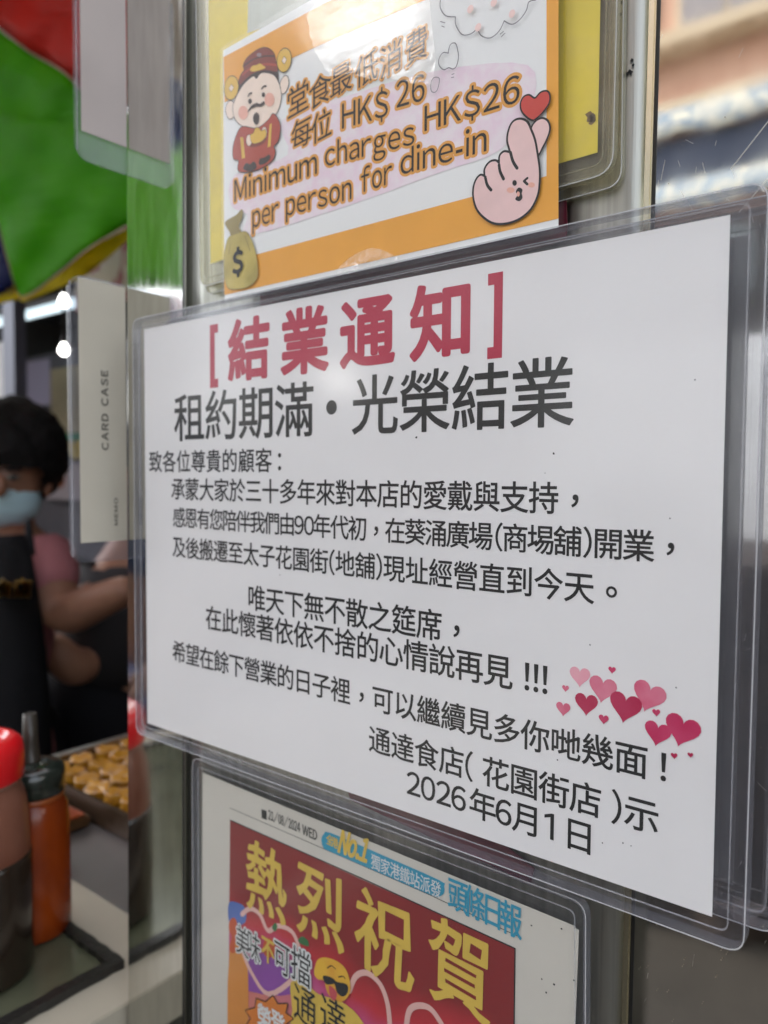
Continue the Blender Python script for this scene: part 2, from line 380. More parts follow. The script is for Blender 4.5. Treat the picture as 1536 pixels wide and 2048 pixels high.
# hearts printed at lower right
def heart(cu, cv, w, rot, Y, m, parent):
    pts = []
    for k in range(28):
        a = k*math.tau/28; x = 16*math.sin(a)**3; y = 13*math.cos(a)-5*math.cos(2*a)-2*math.cos(3*a)-math.cos(4*a)
        x *= w/32; y *= w/32*1.02
        pts.append((cu+x*math.cos(rot)-y*math.sin(rot), cv+x*math.sin(rot)+y*math.cos(rot)))
    return sheet('printed_heart', pts, Y, m, parent)
def fademat(name, c, c2, sc=90): return mat(name, c, .6, col2=c2, nscale=sc, n_lo=.3, n_hi=.7, spec=.3)
HM = [fademat('pale_rose_ink', srgb(236,150,170), srgb(240,180,190)), fademat('rose_ink', srgb(214,92,124), srgb(226,140,160)),
      fademat('deep_rose_ink', srgb(190,34,84), srgb(208,70,112)), fademat('crimson_ink', srgb(176,22,70), srgb(190,50,92))]
hearts = [(380,312,128,0,0),(520,388,172,1,-.1),(578,275,46,2,0),(292,388,42,1,0),(278,512,88,1,0),(420,480,142,3,0),(805,432,206,1,-.25),(660,498,200,3,-.12),
          (527,577,62,2,0),(850,536,50,2,.1),(858,660,166,2,-.12),(1010,640,222,2,-.2),(960,802,42,3,.1),(1060,797,36,3,.1)]
for i, (x, y, w, mi, rot) in enumerate(hearts):
    c = at(1036+x/3.072, 1250+y/3.072, INK); wm = (at(1036+(x+w/2)/3.072, 1250+y/3.072, INK)-at(1036+(x-w/2)/3.072, 1250+y/3.072, INK)).x
    heart(c.x, c.z, wm, rot, INK-.00001*i, HM[mi], paper)
# specks of dirt
def specks(pts, Y, parent, r=.0006, m=M['ink']):
    bm = bmesh.new()
    for x, y in pts:
        c = at(x, y, Y); n = 7; q = [(c.x+r*random.uniform(.4,1)*math.cos(k*math.tau/n), Y, c.z+r*random.uniform(.4,1)*math.sin(k*math.tau/n)) for k in range(n)]
        bm.faces.new([bm.verts.new(v) for v in q])
    o = link('dirt_specks', bm, m, parent); o['kind'] = 'stuff'; return o
specks([(1107,907),(833,875)], INK, paper, .0007)
specks([(607,1378),(1115,1520),(1246,1686),(1262,1692),(1205,1686),(1352,1375),(1340,1037),(1090,946),(880,1090),(560,1150),(1390,760),(1180,1290)], INK, paper, .00035, M['ink2'])

def card_case(parent, q, y0, y1, r=.006, rim=.0008, weld=.0050, sheetm=None, rimm=None, edge=None, weldm=None):
    """rounded rigid sleeve: clear front sheet, raised rim, weld line, thin back"""
    sheetm = sheetm or M['clear']; rimm = rimm or M['clear_rim']; weldm = weldm or M['weld']; edge = edge or M['clear_edge']
    sheet('front_sheet', rounded(inset(q, rim), r*.8), y0, sheetm, parent)
    ring('rim', rounded(q, r), rounded(inset(q, rim), r*.8), y0-.0004, y1, rimm, parent)
    ring('weld_line', rounded(inset(q, weld), r*.5), rounded(inset(q, weld+.00028), r*.5), y0-.0002, y0+.0003, weldm, parent)
    sheet('back_sheet', rounded(inset(q, rim), r*.8), y1-.0003, edge, parent)
    ring('edge_highlight_ring', rounded(inset(q, .0001), r*.97), rounded(inset(q, .00042), r*.95), y0-.00055, y0-.00042, M['edge_highlight'], parent)  # pale ring paints a crisp highlight along the rim
fc = [(-.0078,-.0068), (.3075,-.0072), (.3085,.2215), (-.0080,.2200)]
card_case(nt_, fc, -.0014, .0030)
c2 = thing('empty_card_case', (.15, .009, -.005), 'second clear card case mounted behind the large closing notice, showing past its right edge', 'card case')
card_case(c2, [(.0100,.0020), (.3165,-.0015), (.3180,.2195), (.0100,.2180)], .0050, .0105, r=.008, edge=M['clear_edge'])

# =================================================================== ORANGE PRICE SIGN
K2 = lambda P: [(360+x/3.072, y/3.072) for x, y in P]
K3 = lambda P: [(800+x/3.84, y/3.84) for x, y in P]
YS = .0030
sg = thing('price_sign', (.145, YS+.002, .22), 'orange bordered minimum charge sign with cartoon figures taped above the closing notice', 'sign')
sp = ppoly('paper', [(446,101),(449,602),(1117,455),(1117,-190),(700,-45)], YS, M['paper2'], sg)
slab('backing_card', px([(447,102),(450,601),(1116,454),(1116,-188),(700,-43)], YS+.0006), YS+.0003, YS+.0010, M['maroon'], sg)
Y1 = YS-.00010
ppoly('printed_band', [(447,114),(700,-20),(1117,-172),(1117,-110),(1093,-100),(812,16),(627,96),(585,116),(530,160),(449,205)], Y1, M['orange'], sp)
ppoly('printed_band', [(448,520),(516,508),(946,393),(1093,352),(1093,-98),(1117,-108),(1117,437),(800,510),(449,590)], Y1, M['orange'], sp)
Y2 = Y1-.00008
def bl(p): q = at(p[0], p[1], Y2); return (q.x, q.z)
rows = [
 ('pair', [('Minimum', (469,404), (634,347), 43), ('charges', (650,333), (829,288), 33*1.32), ('HK$26', (849,263), (1039,203), 50)]),
 ('pair', [('per', (505,456), (557,440), 43), ('person', (572,432), (703,398), 43), ('for', (722,386), (784,366), 46), ('dine-in', (801,350), (973,302), 47)]),
 ('pair', [('HK$', (684,258), (776,232), 50), ('26', (793,216), (849,200), 52)])]
def hmm(pxh, x, y):  # pixel height -> metres on the sign
    return (at(x, y-pxh/2, Y2)-at(x, y+pxh/2, Y2)).z
for _, rr in rows:
    it = []
    for s, a, b, h in rr: it += latin_run(s, bl(a), bl(b), hmm(h, *a), gap=.11)
    lettering('printed_line', it, Y2, M['ink'], sp, halo=.085, hm=M['halo'], lift=.00006, off=0)
it = []
for ch, c, s in zip('堂食最低消費', [(596,203),(640,186),(682,163),(733,142),(782,122),(833,97)], [62,60,60,62,64,66]):
    e = hmm(s, *c)/.92; xx = (at(c[0]+22, c[1], Y2)-at(c[0]-22, c[1], Y2)).x/.92
    q = bl(c); it.append((ch, (q[0]-.5*xx, q[1]-.37*e), (xx, .12*e), (0, e)))
for ch, c, s in zip('每位', [(603,270),(643,256)], [58,60]):
    e = hmm(s, *c)/.92; xx = (at(c[0]+20, c[1], Y2)-at(c[0]-20, c[1], Y2)).x/.92
    q = bl(c); it.append((ch, (q[0]-.5*xx, q[1]-.37*e), (xx, .12*e), (0, e)))
lettering('printed_line', it, Y2, M['ink'], sp, halo=.07, hm=M['halo'], lift=.00006, off=0)
ppoly('printed_glow', [(565,240),(700,190),(880,140),(1055,130),(1062,215),(1000,300),(880,345),(700,410),(500,470),(495,430),(462,410),(470,350),(575,310)], Y1-.00002, M['pinkhalo'], sp, sm=4)
# figures
cm = lambda n, c: mat(n, srgb(*c), .5, noise=.06, nscale=150)
BR, FL, SK, GD, CO, BK = cm('brown_red_print',(128,44,28)), cm('brick_red_print',(176,66,44)), cm('skin_print',(248,228,210)), cm('gold_print',(228,186,72)), cm('blush_print',(240,180,160)), cm('dark_brown_print',(40,26,20))
seq = [0]
def fig(pts, m, kind='printed_figure', K=K2, sm=4, line=None, lw=.0007):
    seq[0] += 1; Y = Y2-.00006-.000008*seq[0]
    if line: stroke(kind+'_outline', K(pts), Y, lw, line, sp, sm=sm, closed=True); seq[0] += 2; Y -= .000012
    return ppoly(kind, K(pts), Y, m, sp, sm=sm)
def fline(pts, m, w=.0006, K=K2, sm=4, kind='printed_outline'):
    seq[0] += 1; stroke(kind, K(pts), Y2-.00006-.000008*seq[0], w, m, sp, sm=sm)
fig(ellipse(310,675,28,55), SK, line=BK); fig(ellipse(640,520,25,55,.2), SK, line=BK)
fig([(345,640),(350,560),(380,505),(470,440),(590,425),(608,500),(612,560),(480,560)], BK)
fig([(365,560),(400,510),(450,470),(470,485),(500,450),(560,455),(590,480),(615,540),(620,610),(600,680),(560,740),(500,780),(430,785),(370,765),(335,720),(325,660),(340,610)], SK, line=BK)
fig([(360,505),(375,460),(395,430),(390,400),(410,360),(450,325),(490,300),(530,295),(565,315),(580,340),(590,385),(600,420),(590,440),(520,430),(450,450),(400,490),(370,520)], BR, line=BK)
fline([(392,405),(450,365),(520,345),(580,345)], BK); fline([(385,460),(440,415),(520,395),(592,400)], FL, .001)
fig([(430,430),(445,405),(470,400),(490,390),(510,402),(525,415),(500,428),(450,440)], GD)
fig([(470,340),(480,325),(500,330),(492,350)], cm('grey_print',(150,130,130)))
for cx, cy in ((315,540),(640,370)):
    fig(ellipse(cx, cy, 42, 72, .12), GD, line=BK); fig([(cx-14,cy+3),(cx,cy-22),(cx+14,cy-3),(cx,cy+22)], SK, sm=0, line=BK, lw=.0004)
fig(ellipse(388,692,30,42), CO); fig(ellipse(550,612,30,42), CO)
fig(ellipse(430,622,11,16), BK); fig(ellipse(512,582,10,15), BK)
fline([(420,590),(428,575),(440,572)], BK, .0008); fline([(502,545),(515,530),(528,530)], BK, .0008)
fig([(415,690),(435,652),(470,632),(490,638),(515,622),(520,640),(500,655),(470,655),(440,668)], BK)
fig([(450,742),(452,708),(470,690),(485,708),(482,752),(466,766)], BK)
fig([(380,780),(340,850),(325,920),(330,975),(360,985),(355,1030),(370,1055),(450,1050),(520,1020),(570,980),(585,930),(575,900),(605,860),(615,780),(600,730),(570,700),(540,740),(470,790)], FL, line=BK)
fig([(370,842),(388,845),(400,970),(380,975)], GD, sm=0); fig([(550,765),(564,757),(556,900),(538,905)], GD, sm=0)
fig([(405,880),(440,905),(500,890),(530,860),(520,840),(420,860)], BR); fig(ellipse(424,862,16,34), SK, line=BK, lw=.0004); fig(ellipse(518,815,16,34), SK, line=BK, lw=.0004)
fig([(432,832),(450,818),(466,785),(486,790),(500,805),(522,795),(530,830),(500,868),(446,880)], GD, line=BK, lw=.0004)
fig([(388,1038),(405,1002),(430,1008),(450,992),(466,1005),(468,1035),(430,1052)], BK); fig([(485,1010),(490,975),(515,968),(548,950),(552,975),(520,1005)], BK)
# money bag
BG, BG2 = mat('khaki_bag_print', srgb(204,184,92), .5, col2=srgb(168,150,66), nscale=60), cm('bag_shade_print',(150,132,66))
fig([(275,1370),(310,1340),(345,1320),(380,1285),(385,1330),(362,1390),(375,1430),(320,1455),(302,1420)], BG2, 'printed_money_bag', line=None)
fig([(300,1460),(340,1440),(400,1425),(430,1460),(460,1540),(475,1640),(470,1710),(420,1760),(340,1775),(295,1765),(275,1700),(272,1600),(280,1520)], BG, 'printed_money_bag', line=BG2)
for p in ([(320,1350),(325,1400),(335,1440)],[(345,1330),(345,1390),(350,1435)],[(310,1500),(300,1560)],[(400,1450),(430,1540)]): fline(p, BG2, .0005)
a = at(360+345/3.072, 1690/3.072, Y2); h_ = hmm(175/3.072, 475, 520)
lettering('printed_dollar', [('＄', (a.x-.5*h_*.62, a.z), (h_*.95, .10*h_), (0, h_))], Y2-.0009, M['ink'], sp, halo=.035)
# finger heart
PK = cm('pale_pink_hand_print',(240,204,200))
fig([(1010,1000),(1040,940),(1090,915),(1130,935),(1145,990),(1125,1060),(1090,1130),(1050,1195),(1020,1100)], PK, 'printed_hand', K3, line=M['ink'], lw=.0014)
fig([(1050,1190),(1065,1300),(1065,1400),(1050,1500),(1000,1600),(920,1670),(830,1705),(740,1710),(670,1680),(600,1610),(570,1520),(570,1440),(590,1380),(620,1350),(655,1360),(655,1300),(690,1250),(735,1240),(765,1265),(770,1200),(800,1170),(850,1170),(830,1080),(840,1000),(870,940),(920,920),(970,940),(1000,1000),(1030,1080)], PK, 'printed_hand', K3, line=M['ink'], lw=.0016)
for p in ([(848,1170),(868,1240),(900,1292)],[(760,1265),(770,1320),(796,1375)],[(655,1360),(670,1420),(700,1460)]): fline(p, M['ink'], .0011, K3)
fig(ellipse(850,1460,30,22), CO, K=K3); fig(ellipse(1010,1420,26,20), CO, K=K3)
fig(ellipse(880,1405,17,22), M['ink'], K=K3); fline([(978,1368),(952,1390),(978,1415)], M['ink'], .0009, K3, sm=0)
fig([(890,1470),(912,1440),(940,1455),(935,1485),(940,1520),(915,1545),(885,1530),(900,1500)], M['ink'], K=K3); fig(ellipse(908,1490,12,20), CO, K=K3)
fig([(1010,915),(945,860),(930,800),(950,750),(990,735),(1035,760),(1080,715),(1125,705),(1145,735),(1140,790),(1100,850),(1050,900)], cm('heart_red_print',(206,64,52)), 'printed_heart', K3, line=M['ink'], lw=.0012)
# clouds
GY = cm('thin_grey_print',(120,118,122))
fline([(310,0),(310,60),(350,120),(425,130)], GY, .0004, K3); fline([(425,130),(428,190),(470,260),(520,268),(570,242),(592,205)], GY, .0004, K3)
fline([(592,205),(620,270),(690,292),(760,240),(800,160)], GY, .0004, K3); fline([(800,160),(860,187),(920,150),(970,80),(990,15),(1040,0)], GY, .0004, K3)
fline([(370,405),(385,345),(425,332),(445,395),(448,450),(432,510),(405,530),(375,520),(335,535),(300,500),(300,450),(330,405),(372,408)], GY, .0004, K3)
fline([(240,625),(262,595),(300,600),(298,650),(280,700),(250,708),(236,680),(240,625)], GY, .0003, K3)
for p in ([(310,165),(345,175)],[(320,200),(340,208)],[(770,262),(795,240)],[(778,282),(806,255)],[(398,572),(415,566)],[(395,596),(412,592)]): fline(p, GY, .0003, K3, sm=0)
for x, y in ((860,105),(600,210),(720,20),(540,70)): fig(ellipse(x,y,22,34,.4), mat('peach_print', srgb(246,214,206), .5), K=K3)
# film and tape over the sign
lf = ppoly('laminating_film', [(440,96),(444,608),(1127,468),(1127,-200),(700,-60)], YS-.0024, M['lam'], sg)
def rough_edge(a, b, n, amp): return [(a[0]+(b[0]-a[0])*k/n+random.uniform(-amp,amp), a[1]+(b[1]-a[1])*k/n+random.uniform(-amp,amp)) for k in range(n+1)]
ppoly('clear_tape', rough_edge((612,26),(626,96),9,2.2)+rough_edge((640,120),(660,152),4,3)+rough_edge((700,150),(862,168),10,4)+[(872,120),(862,40),(858,-90),(700,-60)], YS-.0027, M['tape'], sg)
ppoly('clear_tape', smooth_closed([(672,545),(700,515),(745,496),(790,512),(792,522),(752,532),(712,545)], 3), YS-.0027, clear('crumpled_film', (.97,.97,.96), .05, .06, bump=.0022, bscale=260, ior=1.8), sg)

# =================================================================== YELLOW CARD IN OLD SLEEVES, MAROON SHEET
YY = .0065
yc = thing('yellow_notice', (.15, YY+.002, .24), 'yellow notice in scuffed yellowed plastic sleeve half hidden behind the orange price sign', 'notice')
yp = ppoly('card', [(446,-60),(417,-60),(421,527),(1195,305),(1204,-160),(480,-140)], YY, M['yellow'], yc)
ppoly('printed_panel', [(497,-60),(495,66),(560,45),(1085,-100),(1085,-200)], YY-.0001, M['paleblue'], yp)
def pq(pts, Y): return px(pts, Y)
q1 = pq([(400,577),(1228,346),(1240,-150),(392,-60)], YY-.001)
card_case(yc, q1, YY-.001, YY+.0012, r=.007, rim=.0010, weld=.0040, sheetm=M['clear_old'], rimm=M['old_rim'], edge=M['clear_old'], weldm=M['old_rim'])
ys = thing('yellowed_sleeve', (.15, YY+.003, .235), 'larger empty yellowed sleeve whose lower edge shows below the yellow notice', 'sleeve')
card_case(ys, pq([(412,592),(1246,372),(1252,-150),(405,-60)], YY+.0025), YY+.0022, YY+.0040, r=.006, rim=.0008, weld=.0050, sheetm=M['clear_old'], rimm=M['old_rim'], edge=M['clear_old'], weldm=M['old_rim'])
specks([(1183,232),(1186,236),(1180,238),(1184,242),(1178,230)], YY-.0002, yp, .0016, mat('brown_stain', srgb(120,90,40), .7))
specks([(1262,145),(1255,148),(1247,152),(1266,130),(1264,120),(1240,30),(1243,5),(1258,143)], YM-.0009, pw, .0009)
mr_ = slab('maroon_sheet', px([(520,560),(1132,398),(1134,458),(1131,480),(1000,520),(520,640)], .0095), .0095, .0101, M['maroon'])
tag(mr_, 'dark maroon card showing as a thin strip below the orange price sign', 'card')
mr2 = slab('maroon_sheet', px([(690,1560),(700,1600),(1060,1768),(1068,1738),(1010,1690),(760,1590)], .0100), .0101, .0107, M['maroon'])
tag(mr2, 'dark maroon card seen through plastic between closing notice and newspaper page', 'card')

# =================================================================== NEWSPAPER PAGE
YN = .0075
K8 = lambda P: [(360+x/3.072, 1500+y/3.072) for x, y in P]
K9 = lambda P: [(800+x/3.072, 1600+y/3.072) for x, y in P]
nw = thing('newspaper_page', (.14, YN+.002, -.16), 'newspaper front page with red banner and big yellow characters below the closing notice', 'newspaper page')
cream = mat('newsprint_cream', srgb(222,217,206), .6, noise=.05, nscale=20)
npg = ppoly('page', [(405,1545),(1150,1852),(1151,1856),(1158,1860),(1148,2120),(1144,2250),(402,2250)], YN, cream, nw)
N1 = YN-.0001
BN = bpy.data.materials.new('banner_print'); BN.use_nodes = True
tt = BN.node_tree; pb = tt.nodes['Principled BSDF']; pb.inputs['Roughness'].default_value = .45
geo = tt.nodes.new('ShaderNodeTexCoord'); sx = tt.nodes.new('ShaderNodeSeparateXYZ'); tt.links.new(geo.outputs['Object'], sx.inputs[0])
nn = tt.nodes.new('ShaderNodeTexNoise'); nn.inputs['Scale'].default_value = 22; tt.links.new(geo.outputs['Object'], nn.inputs[0])
ma = tt.nodes.new('ShaderNodeMath'); ma.operation = 'MULTIPLY_ADD'; ma.inputs[1].default_value = .045; tt.links.new(nn.outputs['Fac'], ma.inputs[0]); tt.links.new(sx.outputs['Z'], ma.inputs[2])
BANNER_Z = at(460,1640,N1).z
mrg = tt.nodes.new('ShaderNodeMapRange'); mrg.inputs[1].default_value = BANNER_Z+.02; mrg.inputs[2].default_value = BANNER_Z-.085; tt.links.new(ma.outputs[0], mrg.inputs[0])
rp = tt.nodes.new('ShaderNodeValToRGB'); e = rp.color_ramp.elements; e[0].color = (*srgb(142,38,38),1); e[0].position = .30; e[1].color = (*srgb(214,120,140),1); e[1].position = .72
k = e.new(.44); k.color = (*srgb(200,50,58),1); k = e.new(.56); k.color = (*srgb(200,84,140),1); k = e.new(1.0); k.color = (*srgb(230,150,90),1)
tt.links.new(mrg.outputs[0], rp.inputs[0]); tt.links.new(rp.outputs[0], pb.inputs['Base Color'])
ban = ppoly('printed_banner', [(460,1640),(1030,1897),(1024,2250),(455,2250)], N1, BN, npg)
stroke('printed_rule', [(460,1616),(860,1790),(1041,1875)], N1, .0003, M['ink2'], npg, sm=0)
stroke('printed_rule', [(460,1640),(724,1757),(1030,1897),(1028,2060)], N1-.00003, .0006, M['ink2'], npg, sm=0)
cy = mat('cyan_print', srgb(48,158,190), .5); ylw = mat('news_yellow_print', srgb(230,196,84), .5, noise=.1, nscale=80)
ppoly('printed_pill', smooth_closed([(643,1678),(648,1668),(662,1666),(760,1708),(878,1760),(888,1772),(888,1786),(878,1793),(862,1790),(760,1746),(662,1704),(646,1694)], 3), N1-.00006, cy, npg)
def nrun(s, c0, c1, em, xs, slope=-.02, Y=N1): # characters along a line on the page
    a, b = at(*c0, Y), at(*c1, Y); out = []
    for i, ch in enumerate(s):
        t_ = i/max(1, len(s)-1); out.append((ch, (a.x+(b.x-a.x)*t_-.5*em*xs, a.z+(b.z-a.z)*t_-.37*em), (em*xs, slope*em), (0, em)))
    return out
def nlat(s, a, b, h, Y=N1, **k):
    A, B = at(*a, Y), at(*b, Y); return latin_run(s, (A.x, A.z), (B.x, B.z), h, **k)
lettering('printed_date', nlat('21/08/2024', (537,1638), (600,1665), .0046), N1, M['ink2'], npg, lift=.00008, halo=.012)
lettering('printed_date', nlat('WED', (605,1668), (634,1681), .0046), N1, M['ink2'], npg, lift=.00008, halo=.012)
ppoly('printed_icon', [(523,1618),(533,1622),(533,1640),(523,1636)], N1-.00005, M['ink2'], npg)
lettering('printed_line', nrun('全港', (660,1680), (670,1685), .0052, .85), N1, ylw, npg, lift=.0002, halo=.02)
lettering('printed_line', nlat('No.1', (677,1703), (733,1724), .0105, shear=.25), N1, ylw, npg, lift=.0003, halo=.03)
lettering('printed_line', nrun('獨家港鐵站派發', (752,1725), (872,1777), .0072, .76), N1, M['paper2'], npg, lift=.0002, halo=.004)
lettering('printed_masthead', nrun('頭條日報', (916,1791), (1022,1838), .0140, .70), N1, cy, npg, lift=.0002, halo=.012)
big = []
for ch, c, s, xs in (('熱',(532,1762),.0375,.80), ('烈',(641,1810),.0370,.86), ('祝',(768,1876),.0390,.86), ('賀',(920,1938),.0370,.84)):
    a = at(*c, N1); big.append((ch, (a.x-.5*s*xs, a.z-.37*s), (s*xs, -.02*s), (0, s)))
lettering('printed_heading', big, N1, ylw, npg, lift=.0003, halo=.014, wob=.014)
Y3 = N1-.0002
pale = mat('pale_pink_line_print', srgb(236,190,180), .5); prp = mat('violet_print', srgb(150,84,170), .5, noise=.2, nscale=40); blu = mat('blue_print', srgb(90,120,190), .5)
ppoly('printed_patch', K8([(300,940),(345,935),(400,970),(400,1060),(330,1080),(298,1040)]), Y3, blu, npg, sm=3)
ppoly('printed_patch', K8([(380,1290),(520,1250),(700,1330),(690,1500),(420,1480),(370,1380)]), Y3, prp, npg, sm=3)
ogp = mat('light_orange_print', srgb(226,150,70), .5, noise=.1, nscale=30)
ppoly('printed_patch', K8([(305,1230),(400,1240),(420,1480),(400,1900),(300,1900)]), Y3-.00002, ogp, npg, sm=3)
stroke('printed_heart_line', K8([(380,1010),(430,975),(490,1010),(540,1110),(600,1080),(680,1110),(720,1180),(740,1290),(700,1400),(545,1500),(440,1370),(380,1230)]), Y3-.00006, .0024, pale, npg)
stroke('printed_heart_line', K8([(1040,1480),(1080,1390),(1150,1370),(1230,1440),(1275,1560),(1290,1700)]), Y3-.00006, .0026, pale, npg)
stroke('printed_heart_line', K8([(1390,1700),(1410,1600),(1470,1570),(1550,1600),(1640,1740)]), Y3-.00006, .0026, pale, npg)
org = mat('persimmon_print', srgb(206,88,44), .5); grn = mat('leaf_print', srgb(60,120,70), .5)
ppoly('printed_fruit', K8([(305,1050),(330,1030),(350,1060),(350,1130),(335,1190),(345,1230),(320,1250),(302,1210),(318,1150),(300,1100)]), Y3-.0001, org, npg, sm=3)
ppoly('printed_fruit', K8(ellipse(548,1215,40,62)), Y3-.0001, org, npg)
ppoly('printed_leaf', K8([(565,1090),(585,1060),(598,1085),(585,1115)]), Y3-.0001, grn, npg, sm=3); ppoly('printed_leaf', K8([(725,1170),(750,1145),(785,1170),(790,1205),(750,1195)]), Y3-.0001, grn, npg, sm=3)
it = []
for ch, c, s, xs in (('美',(388,1168),.0165,.62), ('味',(458,1200),.0165,.62), ('可',(632,1272),.0175,.68), ('擋',(748,1322),.0185,.76)):
    a = at(360+c[0]/3.072, 1500+c[1]/3.072, Y3); it.append((ch, (a.x-.5*s*xs, a.z-.37*s), (s*xs, -.05*s), (0, s)))
lettering('printed_slogan', it, Y3, M['ink'], npg, lift=.0006, halo=.05, hm=M['paper2'])
a = at(360+545/3.072, 1500+1225/3.072, Y3); lettering('printed_slogan', [('不', (a.x-.35*.014, a.z-.37*.014), (.0098,-.0006), (0,.014))], Y3, ylw, npg, lift=.0006, halo=.02)
# laughing face with dark glasses
FY = Y3-.0005
ppoly('printed_face', K8([(830,1330),(850,1285),(900,1275),(970,1300),(1020,1350),(1045,1430),(1040,1500),(1000,1545),(950,1535),(905,1490),(885,1420),(850,1410),(825,1380)]), FY, mat('face_yellow_print', srgb(238,190,60), .5, col2=srgb(222,150,48), nscale=50), npg, sm=4)
ppoly('printed_glasses', K8([(882,1385),(935,1400),(965,1425),(1025,1440),(1030,1490),(1000,1515),(965,1490),(950,1440),(930,1440),(900,1440),(882,1415)]), FY-.0001, M['ink'], npg, sm=3)
ppoly('printed_tongue', K8([(915,1450),(945,1465),(965,1500),(950,1540),(925,1520)]), FY-.0001, mat('tongue_print', srgb(206,84,90), .5), npg, sm=3)
stroke('printed_outline', K8([(905,1340),(930,1325),(955,1345)]), FY-.0001, .0005, BK, npg); stroke('printed_outline', K8([(975,1395),(1000,1390),(1015,1405)]), FY-.0001, .0005, BK, npg)
ppoly('printed_patch', K8([(680,1430),(760,1420),(850,1500),(980,1540),(1100,1640),(1140,1800),(700,1850),(690,1600)]), FY+.0001, ylw, npg, sm=3)
burst = []
for k_ in range(18):
    r_ = 1.0 if k_ % 2 == 0 else .72; a_ = k_*math.tau/18; burst.append((545+150*r_*math.cos(a_), 1650+140*r_*math.sin(a_)))
stroke('printed_burst_outline', K8(burst), FY+.00002, .0011, M['ink'], npg, sm=0, closed=True); ppoly('printed_burst', K8(burst), FY-.00004, mat('burst_orange_print', srgb(222,130,48), .5), npg)
it = []
for ch, c, s, xs in (('通',(768,1570),.0200,.80), ('達',(940,1640),.0200,.85)):
    a = at(360+c[0]/3.072, 1500+c[1]/3.072, FY); it.append((ch, (a.x-.5*s*xs, a.z-.37*s), (s*xs, -.04*s), (0, s)))
lettering('printed_shop_name', it, FY, M['ink'], npg, lift=.0002, off=0)
it = []
for ch, c, s, xs in (('榮',(520,1640),.0130,.8), ('登',(605,1680),.0130,.8)):
    a = at(360+c[0]/3.072, 1500+c[1]/3.072, FY); it.append((ch, (a.x-.5*s*xs, a.z-.37*s), (s*xs, -.04*s), (0, s)))
lettering('printed_shop_name', it, FY, M['paper2'], npg, lift=.0003, halo=.02)
specks([(1084,1958),(1108,1969),(1092,1985),(1148,1961),(1123,1858),(1063,1851)], YN-.0003, npg, .0005)
card_case(nw, pq([(388,2250),(1172,2250),(1174,1806),(385,1512)], YN-.0012), YN-.0012, YN+.002, r=.006, rim=.0012, weld=.0045, sheetm=clear('sleeve_film', (.93,.935,.93), .03, .12), rimm=M['clear_rim'])

# =================================================================== SIDE CARD CASES (stick out from the pillar edge, square to the panels)
XC = -.0372
def side_case(XC, pxs, paperpts, label, m_paper, rr=.015):
    ctr = sum((atx(*p, XC) for p in pxs), Vector())/len(pxs)
    t = thing('card_case', ctr, label, 'card case', 'card cases standing out from the pillar edge')
    zs = [atx(*p, XC) for p in pxs]                     # lower-near, upper-near
    y_near = min(z.y for z in zs); z0 = min(z.z for z in zs); z1 = max(z.z for z in zs)
    q = [(y_near, z0), (YM-.0004, z0), (YM-.0004, z1), (y_near, z1)]
    def outline(q, r):
        out = []
        for i, (y, z) in enumerate(q):
            if i in (1, 2): out.append((y, z)); continue
            sy, szn = 1, (1 if i == 0 else -1)
            arc = [(y+r-r*math.cos(a), z+szn*(r-r*math.sin(a))) for a in [k*math.pi/2/6 for k in range(7)]]
            if i == 3: arc = [(y+r-r*math.sin(a), z-(r-r*math.cos(a))) for a in [k*math.pi/2/6 for k in range(7)]]
            out += arc
        return out
    def prism(name, o, x0, x1, m):
        bm = bmesh.new(); A = [bm.verts.new((x0, y, z)) for y, z in o]; B = [bm.verts.new((x1, y, z)) for y, z in o]
        bm.faces.new(A[::-1]); bm.faces.new(B)
        for i in range(len(o)): bm.faces.new((A[i], A[(i+1)%len(o)], B[(i+1)%len(o)], B[i]))
        bmesh.ops.recalc_face_normals(bm, faces=bm.faces); return link(name, bm, m, t)
    prism('plastic_body', outline(q, rr*.6), XC-.0012, XC+.0006, M['clear_edge'])
    q2 = [(y_near+.0022, z0+.004), (YM-.0005, z0+.004), (YM-.0005, z1-.004), (y_near+.0022, z1-.004)]
    prism('weld_line', outline([(y_near, z0), (YM-.0005, z0), (YM-.0005, z1), (y_near, z1)], rr*.6)[:0] or [(y_near+.0006,z0+.004),(y_near+.0012,z0+.004),(y_near+.0012,z1-.004),(y_near+.0006,z1-.004)], XC+.0007, XC+.0010, M['weld'])
    pp = [atx(*p, XC) for p in paperpts]; py = min(p.y for p in pp); pz0 = min(p.z for p in pp); pz1 = max(p.z for p in pp)
    p_ = prism('card', [(py, pz0), (YM-.0006, pz0), (YM-.0006, pz1), (py, pz1)], XC+.0008, XC+.0010, m_paper)
    return t, p_
kraft = mat('beige_insert_card', srgb(200,192,174), .6, noise=.05, nscale=30); greyc = mat('grey_insert_card', srgb(196,184,178), .6, noise=.08, nscale=20)
side_case(-.0330, [(160,318),(145,-120)], [(161,262),(158,-110)], 'upper grey card case standing out from the pillar edge before the green canopy', greyc)
XC = -.0358
t2, p2 = side_case(XC, [(141,1128),(148,548)], [(160,1086),(158,556)], 'lower beige card case printed CARD CASE standing out from the pillar edge', kraft)
def side_text(s, a, b, h, name):                       # runs upward on the plane X = const
    A, B = atx(*a, XC+.0013), atx(*b, XC+.0013)
    fake = latin_run(s, (A.z, 0), (B.z, 0), h, gap=.22, space=.5)
    lettering(name, [(c, (o[0], o[1]), U, V) for c, o, U, V in fake], 0, mat('grey_print_ink', srgb(96,92,84), .6), p2, halo=.03,
              axes=lambda p, lift: Vector((XC+.0013+lift, A.y-p[1], p[0])))
side_text('CARD CASE', (217,900), (217,742), .0040, 'printed_words'); side_text('MEMO', (236,1050), (236,996), .0022, 'printed_words')

